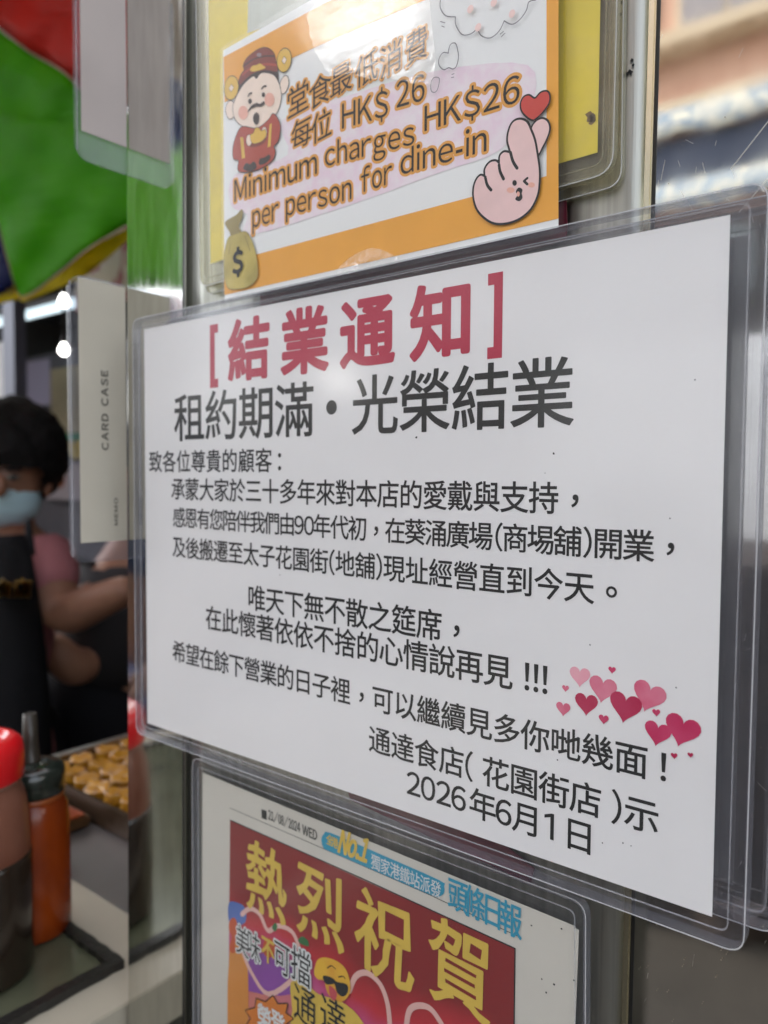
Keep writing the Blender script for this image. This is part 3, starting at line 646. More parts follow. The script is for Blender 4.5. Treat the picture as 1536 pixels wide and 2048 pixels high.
# =================================================================== COUNTER, TRAY, BOTTLES
ZC = -.185
wht = mat('cream_laminate', srgb(172,164,146), .35, noise=.12, nscale=12)
t = thing('serving_counter', (-.5, -.1, -1.15), 'cream topped serving counter with grey steel front below the bottles', 'counter')
box('counter_top', (-.46, -.9, ZC-.03), (-.0435, .0700, ZC), wht, t, bevel=.0008)
box('steel_front', (-.44, -.88, -1.15), (-.0445, .45, ZC-.0305), mat('grimy_steel', srgb(110,108,98), .4, metal=.8, noise=.35, nscale=15), t)
box('steel_worktop', (-.4205, .0702, ZC-.03), (-.0445, .46, ZC-.003), mat('worn_steel_worktop', srgb(140,136,134), .42, metal=.85, noise=.2, nscale=9), t)
tr = thing('drip_tray', (-.16, -.05, ZC), 'shallow black rimmed drip tray under the squeeze bottles', 'tray')
bm = bmesh.new(); o_ = []
outer = [(-.0745,.032),(-.42,.036),(-.42,-.30),(-.0745,-.30)]
def jag(a, b, n, amp): return [(a[0]+(b[0]-a[0])*k/n+random.uniform(-amp,amp), a[1]+(b[1]-a[1])*k/n+random.uniform(-amp,amp)) for k in range(n)]
rim_o = [p for i in range(4) for p in jag(outer[i], outer[(i+1)%4], 46, .0007)]
inn = [(-.0815,.024),(-.412,.028),(-.412,-.292),(-.0815,-.292)]
rim_i = [p for i in range(4) for p in jag(inn[i], inn[(i+1)%4], 46, .0009)]
n = len(rim_o); A = [bm.verts.new((x, y, ZC+.0002)) for x, y in rim_o]; B = [bm.verts.new((x*.998, y, ZC+.006)) for x, y in rim_o]; C_ = [bm.verts.new((x, y, ZC+.006)) for x, y in rim_i]; D = [bm.verts.new((x, y, ZC+.0022)) for x, y in rim_i]
for P_, Q_ in ((A,B),(B,C_),(C_,D)):
    for i in range(n): bm.faces.new((P_[i], P_[(i+1)%n], Q_[(i+1)%n], Q_[i]))
link('rim', bm, mat('greasy_black_rim', (.015,.014,.012), .35, bump=.0006, bscale=300), tr)
box('tray_floor', (-.411,-.291,ZC+.0003), (-.0822,.0265,ZC+.0020), mat('wet_tray_floor', srgb(104,106,84), .18, metal=.3, noise=.25, nscale=22), tr)
def lathe(name, prof, c, m, parent, n=32, smooth=True):
    bm = bmesh.new(); rings = [[bm.verts.new((c[0]+r*math.cos(k*math.tau/n), c[1]+r*math.sin(k*math.tau/n), c[2]+z)) for k in range(n)] for r, z in prof]
    for a, b in zip(rings, rings[1:]):
        for k in range(n): bm.faces.new((a[k], a[(k+1)%n], b[(k+1)%n], b[k]))
    if prof[0][0] > 1e-5: bm.faces.new(rings[0][::-1])
    if prof[-1][0] > 1e-5: bm.faces.new(rings[-1])
    return link(name, bm, m, parent, smooth)
def plastic(name, c, rough=.25, tr_=.35): return mat(name, c, rough, transl=tr_, coat=.3)
bc = (-.1400, -.0330, ZC+.0022)
b1 = thing('sauce_bottle', bc, 'brown sauce bottle with a bright red cap at the left edge of the counter', 'bottle', 'sauce bottles on the tray')
lathe('bottle_body', [(0.02910,0.00000),(0.03376,0.00271),(0.03414,0.01810),(0.03395,0.05430),(0.03347,0.07693),(0.03279,0.09955),(0.03104,0.11222),(0.02813,0.12127),(0.02668,0.12580)], bc, mat('milky_brown_plastic', srgb(150,100,80), .3, transl=.3, coat=.2, col2=srgb(110,62,44), nscale=18, n_lo=.3, n_hi=.7), b1)
lathe('sauce', [(0.03395,0.00181),(0.03443,0.00362),(0.03453,0.05430),(0.03414,0.07421),(0.03347,0.07783)], bc, plastic('dark_soy_plastic', srgb(44,34,26), .2, .1), b1)
lathe('cap', [(0.02910,0.12580),(0.03026,0.12715),(0.03026,0.14299),(0.02910,0.14842),(0.02570,0.15159),(0.02085,0.15204),(0.01891,0.14933),(0.01455,0.14887),(0.00776,0.15204),(0.00010,0.15295)], bc, mat('red_cap_plastic', srgb(214,24,30), .3, coat=.3), b1)
lathe('neck_ring', [(0.02735,0.12353),(0.02910,0.12399),(0.02910,0.12561),(0.02735,0.12570)], bc, plastic('milky_neck_plastic', srgb(160,120,100)), b1)
oc = (-.1580, .0150, ZC+.0022)
b2 = thing('sauce_bottle', oc, 'orange sauce squeeze bottle with black screw cap and upright nozzle', 'bottle', 'sauce bottles on the tray')
S_ = 1.0
lathe('bottle_body', [(0.02100,0.00000),(0.02357,0.00257),(0.02400,0.01286),(0.02382,0.05999),(0.02348,0.07884),(0.02245,0.08741),(0.02014,0.09341),(0.01843,0.09598)], oc, mat('orange_sauce_plastic', srgb(168,70,12), .25, transl=.3, coat=.2, col2=srgb(120,44,8), nscale=25, n_lo=.3, n_hi=.7), b2)
lathe('neck_ring', [(0.01868,0.09427),(0.02023,0.09513),(0.02023,0.09770),(0.01868,0.09856)], oc, plastic('orange_neck_plastic', srgb(190,100,50)), b2)
lathe('screw_cap', [(0.01971,0.09856),(0.02108,0.09898),(0.02125,0.11141),(0.02057,0.11527),(0.01843,0.11741),(0.00857,0.11912)], oc, mat('black_cap_plastic', (.018,.024,.018), .22, coat=.4), b2)
lathe('nozzle', [(0.00771,0.11869),(0.00634,0.12084),(0.00514,0.13284),(0.00446,0.15255),(0.00343,0.15297),(0.00309,0.14740)], (oc[0]-.003, oc[1], oc[2]), mat('dark_nozzle_plastic', srgb(56,50,42), .35), b2)
# trays of food behind
ft = thing('siu_mai_tray', (-.30,.30,ZC), 'dark metal tray of yellow dumplings behind the squeeze bottles', 'tray')
dk = mat('dark_tray_metal', srgb(70,52,36), .4, metal=.5)
X0, X1, Ya, Yb, ZT = -.412, -.06, .137, .42, -.165
box('tray_base', (X0+.004,Ya+.004,ZT-.012), (X1-.004,Yb-.004,ZT-.010), dk, ft)
for nme, lo, hi in (('tray_side',(X0,Ya,ZC-.002),(X1,Ya+.004,ZT)), ('tray_side',(X0,Yb-.004,ZC-.002),(X1,Yb,ZT)), ('tray_side',(X0,Ya+.0042,ZC-.002),(X0+.004,Yb-.0042,ZT)), ('tray_side',(X1-.004,Ya+.0042,ZC-.002),(X1,Yb-.0042,ZT))):
    box(nme, lo, hi, dk, ft)
box('steel_lip', (X0-.006,Ya-.0,ZT+.0002), (X0+.004,Yb,ZT+.004), mat('bright_lip', srgb(200,196,190), .3, metal=1), ft)
sm0 = mat('yellow_dumpling_skin', srgb(184,132,22), .45, col2=srgb(146,92,14), nscale=120, coat=.2)
sm1 = mat('yellow_filling', srgb(186,130,28), .4, col2=srgb(170,140,130), nscale=170, n_lo=.36, n_hi=.44, coat=.3)
def dumpling_mesh():
    bm = bmesh.new(); n = 14; pr = [(.008,0),(.0115,.003),(.0120,.009),(.0110,.015),(.0118,.018),(.0095,.0175),(.0001,.0185)]
    rg = [[bm.verts.new((r*math.cos(k*math.tau/n)*(1+.07*math.sin(3*k)), r*math.sin(k*math.tau/n)*(1+.07*math.cos(4*k)), z+(.0012*math.sin(k*2.2) if z > .01 else 0))) for k in range(n)] for r, z in pr]
    for i, (a, b) in enumerate(zip(rg, rg[1:])):
        for k in range(n): f = bm.faces.new((a[k], a[(k+1)%n], b[(k+1)%n], b[k])); f.material_index = 1 if i >= 4 else 0; f.smooth = True
    me = bpy.data.meshes.new('dumpling'); bm.to_mesh(me); bm.free(); me.materials.append(sm0); me.materials.append(sm1); return me
dm = dumpling_mesh()
for iy in range(9):
    for ix in range(9):
        x = X0+.022+ix*.0268+random.uniform(-.002,.002); y = Ya+.02+iy*.029+random.uniform(-.002,.002)
        o = bpy.data.objects.new('dumpling', dm); COL.objects.link(o); o.location = (x, y, ZT-.010); o.rotation_euler = (random.uniform(-.15,.15), random.uniform(-.15,.15), random.uniform(0,6)); s = random.uniform(.95,1.12); o.scale = (s*1.05,s*1.05,s*.72)
        tag(o, 'small open yellow dumpling packed among the others in the dark metal tray', 'dumpling', 'dumplings in the tray')
sp2 = thing('sauce_pan', (-.35,.10,ZC), 'flat pan of red orange sauce between the bottles and the dumplings', 'pan')
box('pan_body', (-.418,.072,ZC-.002), (-.285,.133,ZC+.008), mat('pan_metal', srgb(120,90,60), .35, metal=.7), sp2, bevel=.002)
box('sauce', (-.414,.076,ZC+.0081), (-.289,.129,ZC+.0095), mat('orange_sauce', srgb(150,62,18), .15, noise=.4, nscale=30), sp2)
ld = thing('ladle', dp(135,1650,.42), 'small steel ladle handle catching light beside the orange bottle', 'ladle')
bm = bmesh.new()
pA = [Vector((-.262,.088,ZC+.012)), Vector((-.255,.082,ZC+.018)), Vector((-.243,.074,ZC+.008)), Vector((-.236,.068,ZC+.003))]
for a, b in zip(pA, pA[1:]):
    d = b-a; mtx = Matrix.Translation((a+b)/2) @ d.to_track_quat('Z','Y').to_matrix().to_4x4()
    bmesh.ops.create_cone(bm, cap_ends=True, segments=8, radius1=.0028, radius2=.0026, depth=d.length*1.1, matrix=mtx)
link('handle', bm, mat('chrome', srgb(220,215,215), .15, metal=1), ld, True)
lathe('bowl', [(.0001,0),(.008,.002),(.011,.007),(.0115,.010),(.010,.008),(.0001,.002)], (-.232,.064,ZC+.001), mat('white_enamel', srgb(225,225,220), .3), ld, 16)
#CONTINUE
# =================================================================== GROUND, STALL INTERIOR
ZG = -1.15
asph = mat('shade_darkened_asphalt', (.024,.021,.018), .7, noise=.4, nscale=3, bump=.004, bscale=60)  # base colour set extra dark, standing in for shade on the street
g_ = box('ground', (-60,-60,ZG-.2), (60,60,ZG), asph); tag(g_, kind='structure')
ceil = box('ceiling', (-5.2,.75,1.25), (.6,3.6,1.31), mat('sooty_ceiling', srgb(92,92,96), .7, noise=.3, nscale=4)); tag(ceil, kind='structure')
bw = box('stall_back_wall', (-5.2,3.5,ZG), (.6,3.6,1.249), mat('stained_wall', srgb(120,112,104), .6, noise=.35, nscale=3)); tag(bw, 'dim stained back wall of the food stall behind the workers', 'wall')
lw = box('stall_side_wall', (-5.3,.30,ZG), (-5.201,3.6,1.31), mat('side_wall_paint', srgb(100,96,92), .6, noise=.3, nscale=3)); tag(lw, 'dim side wall closing the left end of the food stall', 'wall')
rw = box('stall_side_wall', (-.03,.05,ZG), (.0,3.4,1.249), mat('inner_wall_paint', srgb(90,86,80), .6)); tag(rw, 'inner side wall of the stall behind the steel pillar', 'wall')
sh = thing('back_shelf', (-3.2,2.9,ZG), 'dark back counter with cupboards under the pinned papers', 'shelf')
box('top', (-5.0,2.55,-.32), (-.2,3.4,-.28), mat('shelf_top', srgb(120,104,84), .5, noise=.3), sh)
for i in range(6): box('door', (-4.98+i*.8,2.57,ZG+.05), (-4.98+i*.8+.78,2.60,-.33), mat('dark_cupboard', srgb(36,30,28), .5), sh)
def rect_at(name, x0, y0, x1, y1, Y, m, th=.004, parent=None):
    a, b, c, d = at(x0,y0,Y), at(x1,y0,Y), at(x1,y1,Y), at(x0,y1,Y)
    u0, u1 = (a.x+d.x)/2, (b.x+c.x)/2; z1, z0 = (a.z+b.z)/2, (c.z+d.z)/2
    return box(name, (u0,Y,z0), (u1,Y+th,z1), m, parent)
post = rect_at('stall_post', 12, 470, 34, 1700, 1.25, mat('grey_post_paint', srgb(120,122,134), .4, metal=.4), .05); tag(post, 'grey metal post at far left behind the worker', 'post')
wp = rect_at('white_board', -60, 690, 12, 830, 1.30, mat('white_board_paint', srgb(225,225,222), .5)); tag(wp, 'white board just left of the grey post', 'board')
lil = rect_at('pinned_paper', 38, 722, 100, 812, 2.0, mat('lilac_paper', srgb(176,172,196), .6), .003); tag(lil, 'lilac blank paper hanging beside the grey post', 'paper')
crm = rect_at('pinned_paper', 102, 732, 190, 865, 2.3, mat('cream_paper', srgb(214,198,160), .6, noise=.1), .003); tag(crm, 'cream paper hanging right of the lilac one', 'paper')
lab = thing('price_label', at(125,900,2.28), 'green and yellow price label under the cream paper', 'label')
rect_at('green_band', 96, 866, 190, 882, 2.28, mat('label_green', srgb(40,140,90), .5), .003, lab); rect_at('yellow_band', 96, 883, 190, 918, 2.28, mat('label_yellow', srgb(206,180,40), .5), .003, lab)
pst = thing('food_picture', at(130,950,2.35), 'pale picture of food low on the back partition', 'poster')
rect_at('picture_sheet', 90, 925, 200, 1000, 2.35, mat('pale_pink_sheet', srgb(206,196,200), .6), .003, pst)
sheet('printed_food', [(at(122,958,2.35).x+.05*math.cos(k), at(122,958,2.35).z+.06*math.sin(k)) for k in [i*math.tau/16 for i in range(16)]], 2.348, mat('food_print', srgb(176,110,80), .6, noise=.3), pst)
part_ = rect_at('partition', 36, 700, 260, 1240, 2.42, mat('grey_partition', srgb(130,128,134), .6, noise=.2, nscale=4), .02); tag(part_, 'grey partition board behind the pinned papers', 'board')
E_T = mat('lit_tube', (1,1,1), .5, emit=(.74,.92,1), emit_s=.26); E_B = mat('lit_bulb', (1,1,1), .5, emit=(1,.98,.94), emit_s=2.5)
def tube_lamp(x0, x1, y, Y, label, n=1, em=E_T, Ysign=1):
    a, b = at(x0, y, Y), at(x1, y, Y)
    if Ysign < 0: a.y = b.y = 2*YM-Y
    z = a.z; t = thing('tube_lamp', ((a.x+b.x)/2, a.y, z), label, 'lamp')
    box('fixture', (a.x, a.y-.05, z+.022), (b.x, a.y+.05, z+.06), mat('white_fixture', srgb(220,224,226), .4), t)
    for dy in ((-.03, .03) if n == 2 else (0,)):
        bm = bmesh.new(); bmesh.ops.create_cone(bm, cap_ends=True, segments=12, radius1=.013, radius2=.013, depth=(b.x-a.x)-.04, matrix=Matrix.Translation(((a.x+b.x)/2, a.y+dy, z+.008)) @ Matrix.Rotation(math.pi/2, 4, 'Y'))
        link('tube', bm, em, t)
    for xx in (a.x+.005, b.x-.02): box('end_cap', (xx, a.y-.045, z-.004), (xx+.015, a.y+.045, z+.0215), mat('lamp_cap', srgb(190,190,190), .5), t)
    return t
tube_lamp(-30, 230, 655, 2.05, 'twin fluorescent tube lamp under the dark ceiling above the lilac paper', 2)
tube_lamp(60, 330, 740, 3.0, 'farther fluorescent tube lamp low behind the cream paper')
def bulb(p, label, r=.03, m=E_B):
    t = thing('bulb_lamp', p, label, 'lamp')
    lathe('bulb', [(.0001,-r),(r*.6,-r*.8),(r,-.1*r),(r*.95,.3*r),(r*.6,r),(r*.45,r*1.4)], p, m, t, 16)
    lathe('socket', [(r*.5,r*1.4),(r*.5,r*2.4),(.006,r*2.8)], p, mat('socket_plastic', srgb(60,60,60), .5), t, 12)
    lathe('cord', [(.004,r*2.8),(.004, max(r*3, 1.25-p[2]) if p[1] > 0 else .45)], p, mat('cord_plastic', (.02,.02,.02), .5), t, 6)
    return t
bulb(dp(128,604,1.75), 'bright round bulb near the top of the beige card case', .012)
bulb(dp(128,701,2.6), 'bright round bulb lower and farther back beside the beige card case', .017)

# =================================================================== UMBRELLAS
def cloth(name, pts, Yf, m, parent, mirrored=False, cuts=3, wr=.010, sm=3):
    bm = bmesh.new(); q = smooth_closed(pts, sm) if sm else pts
    fill(bm, [Vector((x, y, 0)) for x, y in q])
    for _ in range(cuts):
        bmesh.ops.subdivide_edges(bm, edges=[e for e in bm.edges if e.calc_length() > 22], cuts=1)
        bmesh.ops.triangulate(bm, faces=bm.faces)
    for v in bm.verts:
        x, y = v.co.x, v.co.y
        Y = Yf(x, y) + wr*(math.sin(x*.05+y*.031)+.6*math.sin(x*.021-y*.06))
        p = at(x, y, Y)
        if mirrored: p.y = 2*YM-p.y
        v.co = p
    o = link(name, bm, m, parent, True); s = o.modifiers.new('thick', 'SOLIDIFY'); s.thickness = .0012; return o
def fabric(name, c, tl=.5): return mat(name, c, .7, transl=tl, noise=.12, nscale=6, spec=.05)
GR, RD, NV, YL, WH = fabric('green_canopy', srgb(88,184,14)), fabric('red_canopy', srgb(220,60,48)), fabric('navy_canopy', srgb(22,32,92)), fabric('yellow_canopy', srgb(214,196,20)), fabric('pale_glare_cloth', srgb(214,208,196))
Yr = lambda x, y: .46-.0004*(x-100)+.0003*(y-300)
um = thing('umbrella_canopy', at(60,300,.5), 'green red and blue striped umbrella canopy hanging over the stall front at upper left', 'umbrella')
cloth('green_panel', [(-60,10),(0,62),(60,108),(130,150),(190,215),(255,250),(330,270),(330,400),(250,452),(180,492),(110,548),(45,592),(20,540),(-4,440),(-60,330)], Yr, GR, um)
cloth('red_panel', [(-60,-60),(120,-80),(330,-80),(330,262),(255,242),(192,207),(130,142),(60,100),(0,54),(-60,2)], lambda x, y: Yr(x,y)+.01, RD, um)
cloth('navy_panel', [(-60,335),(-4,446),(16,520),(32,560),(20,575),(-60,600)], lambda x, y: Yr(x,y)+.01, NV, um)
cloth('yellow_panel', [(44,598),(110,556),(180,498),(255,458),(300,440),(180,545),(120,575),(60,600)], lambda x, y: Yr(x,y)+.015, YL, um)
def piping(pts, Yf, m, parent, r, mirrored=False):
    cu = bpy.data.curves.new('p', 'CURVE'); cu.dimensions = '3D'; cu.bevel_depth = r; cu.bevel_resolution = 2
    sp_ = cu.splines.new('POLY'); q = smooth_closed(pts, 5, False); sp_.points.add(len(q)-1)
    for i, (x, y) in enumerate(q):
        p = at(x, y, Yf(x, y)+.010*(math.sin(x*.05+y*.031)+.6*math.sin(x*.021-y*.06)))
        if mirrored: p.y = 2*YM-p.y
        sp_.points[i].co = (*p, 1)
    o = bpy.data.objects.new('p', cu); COL.objects.link(o); bpy.context.view_layer.update()
    me = bpy.data.meshes.new_from_object(o.evaluated_get(bpy.context.evaluated_depsgraph_get())); bpy.data.objects.remove(o)
    return link('edge_piping', me, m, parent, True)
bei = mat('beige_piping', srgb(176,150,120), .7)
piping([(-60,6),(0,58),(60,104),(130,146),(192,211),(255,246),(320,266)], lambda x,y: Yr(x,y)-.003, bei, um, .0014)
piping([(-4,443),(18,530),(45,594),(110,552),(180,496),(250,454),(300,430)], lambda x,y: Yr(x,y)-.003, bei, um, .0014)
bm = bmesh.new(); gg = [[bm.verts.new((-2.6+2.25*i/20, -.75+1.45*j/12, 1.32+.10*math.sin(i/20*math.pi)+.012*math.sin(i*1.9+j)-.06*abs(j/6-1)**2)) for i in range(21)] for j in range(13)]
for j in range(12):
    for i in range(20): bm.faces.new((gg[j][i], gg[j][i+1], gg[j+1][i+1], gg[j+1][i]))
ct_ = link('sun_block_canopy', bm, fabric('red_sun_block_cloth', srgb(190,50,40), .25), um, True); ct_.modifiers.new('thick','SOLIDIFY').thickness = .0015  # added canopy roof out of view, keeps sun off the counter
yb = thing('yellow_banner', at(20,590,.6), 'yellow banner edge with dark lettering below the navy umbrella panel', 'banner')
cloth('banner_sheet', [(-60,560),(0,585),(36,560),(48,600),(60,596),(40,598),(0,608),(-60,622)], lambda x,y: .6, YL, yb, sm=0, wr=0)
for x in (3, 15, 26):
    a = at(x, 582, .597); sheet('lettering', [(a.x-.006,a.z-.008),(a.x-.002,a.z-.008),(a.x-.002,a.z-.001),(a.x+.004,a.z-.006),(a.x+.006,a.z-.002),(a.x+.001,a.z+.003),(a.x+.004,a.z+.009),(a.x-.006,a.z+.007)], .592, mat('banner_ink', srgb(60,56,20), .6), yb)
rp_ = thing('patterned_banner', at(215,520,.75), 'red and cream patterned banner behind the yellow umbrella edge', 'banner')
rect_at('banner_sheet', 150, 430, 330, 605, .75, mat('cream_red_pattern', srgb(190,176,150), .6, col2=srgb(150,52,36), nscale=16, n_lo=.46, n_hi=.54, detail=1), .003, rp_)
# the second umbrella stands before the panels and shows only mirrored in the pillar
Ym = lambda x, y: .50
u2 = thing('umbrella_canopy', refl(320,400,.5), 'green umbrella canopy lightened for mirror haze, seen in the polished pillar strip', 'umbrella')
GR2 = fabric('haze_lightened_green', srgb(172,226,128), .6)  # green lightened to carry the haze of the mirror
cloth('green_panel', [(180,180),(322,262),(335,296),(352,306),(366,286),(384,282),(386,330),(386,560),(372,582),(318,577),(180,585)], Ym, GR2, u2, True, wr=.003, sm=0)
cloth('navy_panel', [(324,150),(372,168),(372,285),(360,300),(346,304),(336,295),(328,275)], lambda x,y: .505, fabric('blue_canopy', srgb(90,110,170)), u2, True, wr=0, sm=0)
cloth('glare_panel', [(180,-30),(386,-30),(386,282),(372,290),(324,152),(320,250),(180,180)], lambda x,y: .51, WH, u2, True, wr=.003, sm=0)  # pale cloth stands in for glare smeared on the strip
pk = thing('paper_lantern', refl(345,600,.6), 'pinkish white paper lantern mirrored at the foot of the green canopy', 'lantern')
c_ = refl(345,612,.55); lathe('shade', [(.006,-.018),(.017,-.012),(.020,0),(.017,.012),(.006,.018)], c_, mat('pink_paper_shade', srgb(236,206,220), .6, transl=.5), pk, 18)
lathe('hook', [(.0015,.018),(.0015,.05)], c_, M['ink2'], pk, 6)

# =================================================================== PEOPLE
def skin(name, J, E, m, parent, sub=2, root=0):
    keys = list(J); me = bpy.data.meshes.new(name)
    me.from_pydata([J[k][0] for k in keys], [(keys.index(a), keys.index(b)) for a, b in E], []); me.update()
    o = bpy.data.objects.new(name, me); COL.objects.link(o); me.materials.append(m)
    sk = o.modifiers.new('skin', 'SKIN'); sk.use_smooth_shade = True
    for i, k in enumerate(keys):
        r = J[k][1]; me.skin_vertices[0].data[i].radius = r if isinstance(r, tuple) else (r, r)
        me.skin_vertices[0].data[i].use_root = (i == root)
    s = o.modifiers.new('sub', 'SUBSURF'); s.levels = s.render_levels = sub
    bpy.context.view_layer.update()
    m2 = bpy.data.meshes.new_from_object(o.evaluated_get(bpy.context.evaluated_depsgraph_get()))
    bpy.data.objects.remove(o); return link(name, m2, m, parent, True)
def ball(name, c, r, m, parent, scale=(1,1,1), rot=None, cut=None, sub=3, lump=0):
    bm = bmesh.new(); bmesh.ops.create_icosphere(bm, subdivisions=sub, radius=r)
    if cut: bmesh.ops.delete(bm, geom=[v for v in bm.verts if cut(v.co/r)], context='VERTS')
    for v in bm.verts:
        if lump: v.co *= 1+lump*math.sin(v.co.x/r*9+v.co.z/r*7)*math.cos(v.co.y/r*8)+lump*1.3*mnoise.noise(v.co/r*4.5)+lump*mnoise.noise(v.co/r*11)
        v.co = Vector((v.co.x*scale[0], v.co.y*scale[1], v.co.z*scale[2]))
        if rot: v.co = rot @ v.co
        v.co += Vector(c)
    return link(name, bm, m, parent, True)
sk_ = mat('warm_skin', srgb(146,104,82), .5, noise=.1, nscale=30); skd = mat('tanned_skin', srgb(176,128,102), .5, noise=.1, nscale=30)
hair = mat('black_hair', (.006,.005,.005), .75, bump=.003, bscale=150, spec=.2); apr = mat('black_apron_cloth', (.010,.010,.012), .75, spec=.2)
pnk = mat('dusty_pink_shirt', srgb(176,112,116), .8, noise=.1, nscale=12, bump=.003, bscale=14); mar = mat('maroon_sleeve', srgb(110,52,56), .8, noise=.15)
msk = mat('pale_blue_mask', srgb(176,204,212), .8, bump=.004, bscale=14, stretch=(1,1,5)); glv = mat('white_glove', srgb(214,206,204), .5, bump=.002, bscale=60); blk = mat('black_trousers', (.010,.010,.013), .8, spec=.2)
def hand(parent, wrist, direction, normal, m, size=.17):   # palm, four fingers of unequal length and a thumb
    d = direction.normalized(); nn_ = normal.normalized(); s = d.cross(nn_).normalized()
    J = {'w': (wrist, .022), 'p': (wrist+d*size*.28, (.030,.014)), 'k': (wrist+d*size*.50, (.034,.012))}; E_ = [('w','p'),('p','k')]
    h = skin('palm', J, E_, m, parent, 1)
    for i, (ln, off) in enumerate(((.42,-.024),(.48,-.008),(.45,.008),(.36,.023))):
        b0 = wrist+d*size*.46+s*off
        skin('finger', {'a': (b0, .0095), 'b': (b0+d*size*ln*.5+s*off*.1-nn_*.010, .0090), 'c': (b0+d*size*ln*.85-nn_*.034, .0080)}, [('a','b'),('b','c')], m, h, 1)
    b0 = wrist+d*size*.18-s*.024
    skin('thumb', {'a': (b0, .011), 'b': (b0+d*.030-s*.020, .0105), 'c': (b0+d*.056-s*.022-nn_*.012, .009)}, [('a','b'),('b','c')], m, h, 1)
    return h
TC = (CAM_LOC-dp(20,1000,1.45)); TC.z = 0; TC.normalize(); RT = Vector((-TC.y, TC.x, 0))   # toward camera, and image right
if RT.dot(ray(1536,1024)-ray(0,1024)) < 0: RT = -RT
wk = thing('person', Vector((*dp(0,1400,1.5)[:2], ZG)), 'worker with short black hair, pale blue face mask, dusty pink shirt and black apron', 'person')
D1 = 1.50; P = lambda x, y, d=D1: dp(x, y, d)
J = {'pelvis': (P(-15,1500), (.15,.11)), 'waist': (P(-22,1380), (.095,.09)), 'chest': (P(-14,1200), (.112,.095)), 'collar': (P(2,1095), (.085,.07)), 'neck': (P(8,1050), .050), 'jaw': (P(14,1000,1.46), .058), 'head': (P(20,930,1.48), .078), 'crown': (P(24,880,1.49), .062),
     'shR': (P(82,1120), .056), 'elR': (P(128,1235,1.42), .043), 'foR': (P(190,1205,1.38), .036), 'wrR': (P(272,1172,1.36), .026),
     'shL': (P(-90,1120), .056), 'elL': (P(-150,1270,1.46), .043), 'wrL': (P(-170,1400,1.40), .026)}
for sd_, kx in (('R', 45), ('L', -80)):
    hip = P(kx,1580); J['hip'+sd_] = (hip, .085); J['kn'+sd_] = (Vector((hip.x, hip.y, ZG+.45)), .058); J['an'+sd_] = (Vector((hip.x, hip.y, ZG+.08)), .040); J['to'+sd_] = (Vector((hip.x, hip.y, ZG+.04))+TC*.15, .035)
E_ = [('pelvis','waist'),('waist','chest'),('chest','collar'),('collar','neck'),('neck','jaw'),('jaw','head'),('head','crown'),('collar','shR'),('shR','elR'),('elR','foR'),('foR','wrR'),('collar','shL'),('shL','elL'),('elL','wrL'),
      ('pelvis','hipR'),('hipR','knR'),('knR','anR'),('anR','toR'),('pelvis','hipL'),('hipL','knL'),('knL','anL'),('anL','toL')]
skin('body', J, E_, sk_, wk)
grow = lambda k, a: (J[k][0], tuple(q+a for q in J[k][1]) if isinstance(J[k][1], tuple) else J[k][1]+a)
SJ = {k: grow(k, .016) for k in ('chest','waist','collar','shR','shL')}; SJ['pelvis'] = grow('pelvis', .014)
SJ['slR'] = (J['shR'][0].lerp(J['elR'][0], .80), .066); SJ['slL'] = (J['shL'][0].lerp(J['elL'][0], .75), .060)
skin('shirt', SJ, [('chest','waist'),('chest','collar'),('collar','shR'),('shR','slR'),('collar','shL'),('shL','slL')], pnk, wk)
TJ = {k: grow(k, .020) for k in ('waist','pelvis','hipR','knR','anR','hipL','knL','anL')}
skin('trousers', TJ, [('waist','pelvis'),('pelvis','hipR'),('hipR','knR'),('knR','anR'),('pelvis','hipL'),('hipL','knL'),('knL','anL')], blk, wk)
hc = P(22,905,1.49); rotH = Matrix((RT, -TC, Vector((0,0,1)))).transposed()   # local x = image right, -y = toward camera
ball('hair', hc, .104, hair, wk, (1,1.05,1.02), rotH, cut=lambda c: c.y < -.10 and c.z < -.30 and c.x < .45 or c.z < -.95, lump=.035, sub=5)
fcx = P(2,985,1.40)
mk = ball('face_mask', P(8,1003,1.455), .066, msk, wk, (1.0,.75,.78), rotH, cut=lambda c: c.y > .25, lump=.02)
for ex in (-22, 26):
    ball('eye', P(ex,955,1.398), .0085, mat('eye_white', srgb(110,100,92), .6), wk, (1.3,.6,.7), rotH, sub=2)
    ball('pupil', P(ex,955,1.3925), .005, M['ink'], wk, (1,.5,1), rotH, sub=2)
    ball('eyebrow', P(ex,938,1.395), .014, hair, wk, (1.2,.35,.25), rotH, sub=2)
ball('nose', P(0,972,1.385), .016, sk_, wk, (.8,1,1.3), rotH, sub=2); ball('ear', P(94,965,1.48), .020, sk_, wk, (.5,.9,1.4), rotH, sub=2)
def dsheet(name, pts, depth, m, parent, bulge=.05, cx=0, wx=100, th=.004):
    bm = bmesh.new(); fill(bm, [Vector((x, y, 0)) for x, y in pts])
    for _ in range(3): bmesh.ops.subdivide_edges(bm, edges=[e for e in bm.edges if e.calc_length() > 30], cuts=1); bmesh.ops.triangulate(bm, faces=bm.faces)
    for v in bm.verts: v.co = dp(v.co.x, v.co.y, depth + bulge*((v.co.x-cx)/wx)**2 + .004*math.sin(v.co.x*.12)*math.sin(v.co.y*.01))
    o = link(name, bm, m, parent, True); s = o.modifiers.new('thick','SOLIDIFY'); s.thickness = th; return o
ap_ = dsheet('apron', [(-50,1075),(48,1068),(64,1110),(76,1200),(90,1300),(100,1420),(104,1700),(-110,1700),(-105,1300),(-70,1120)], 1.345, apr, wk, .06, -5, 100)
dsheet('apron_strap', [(52,1040),(62,1038),(72,1110),(56,1110)], 1.37, apr, wk, 0)
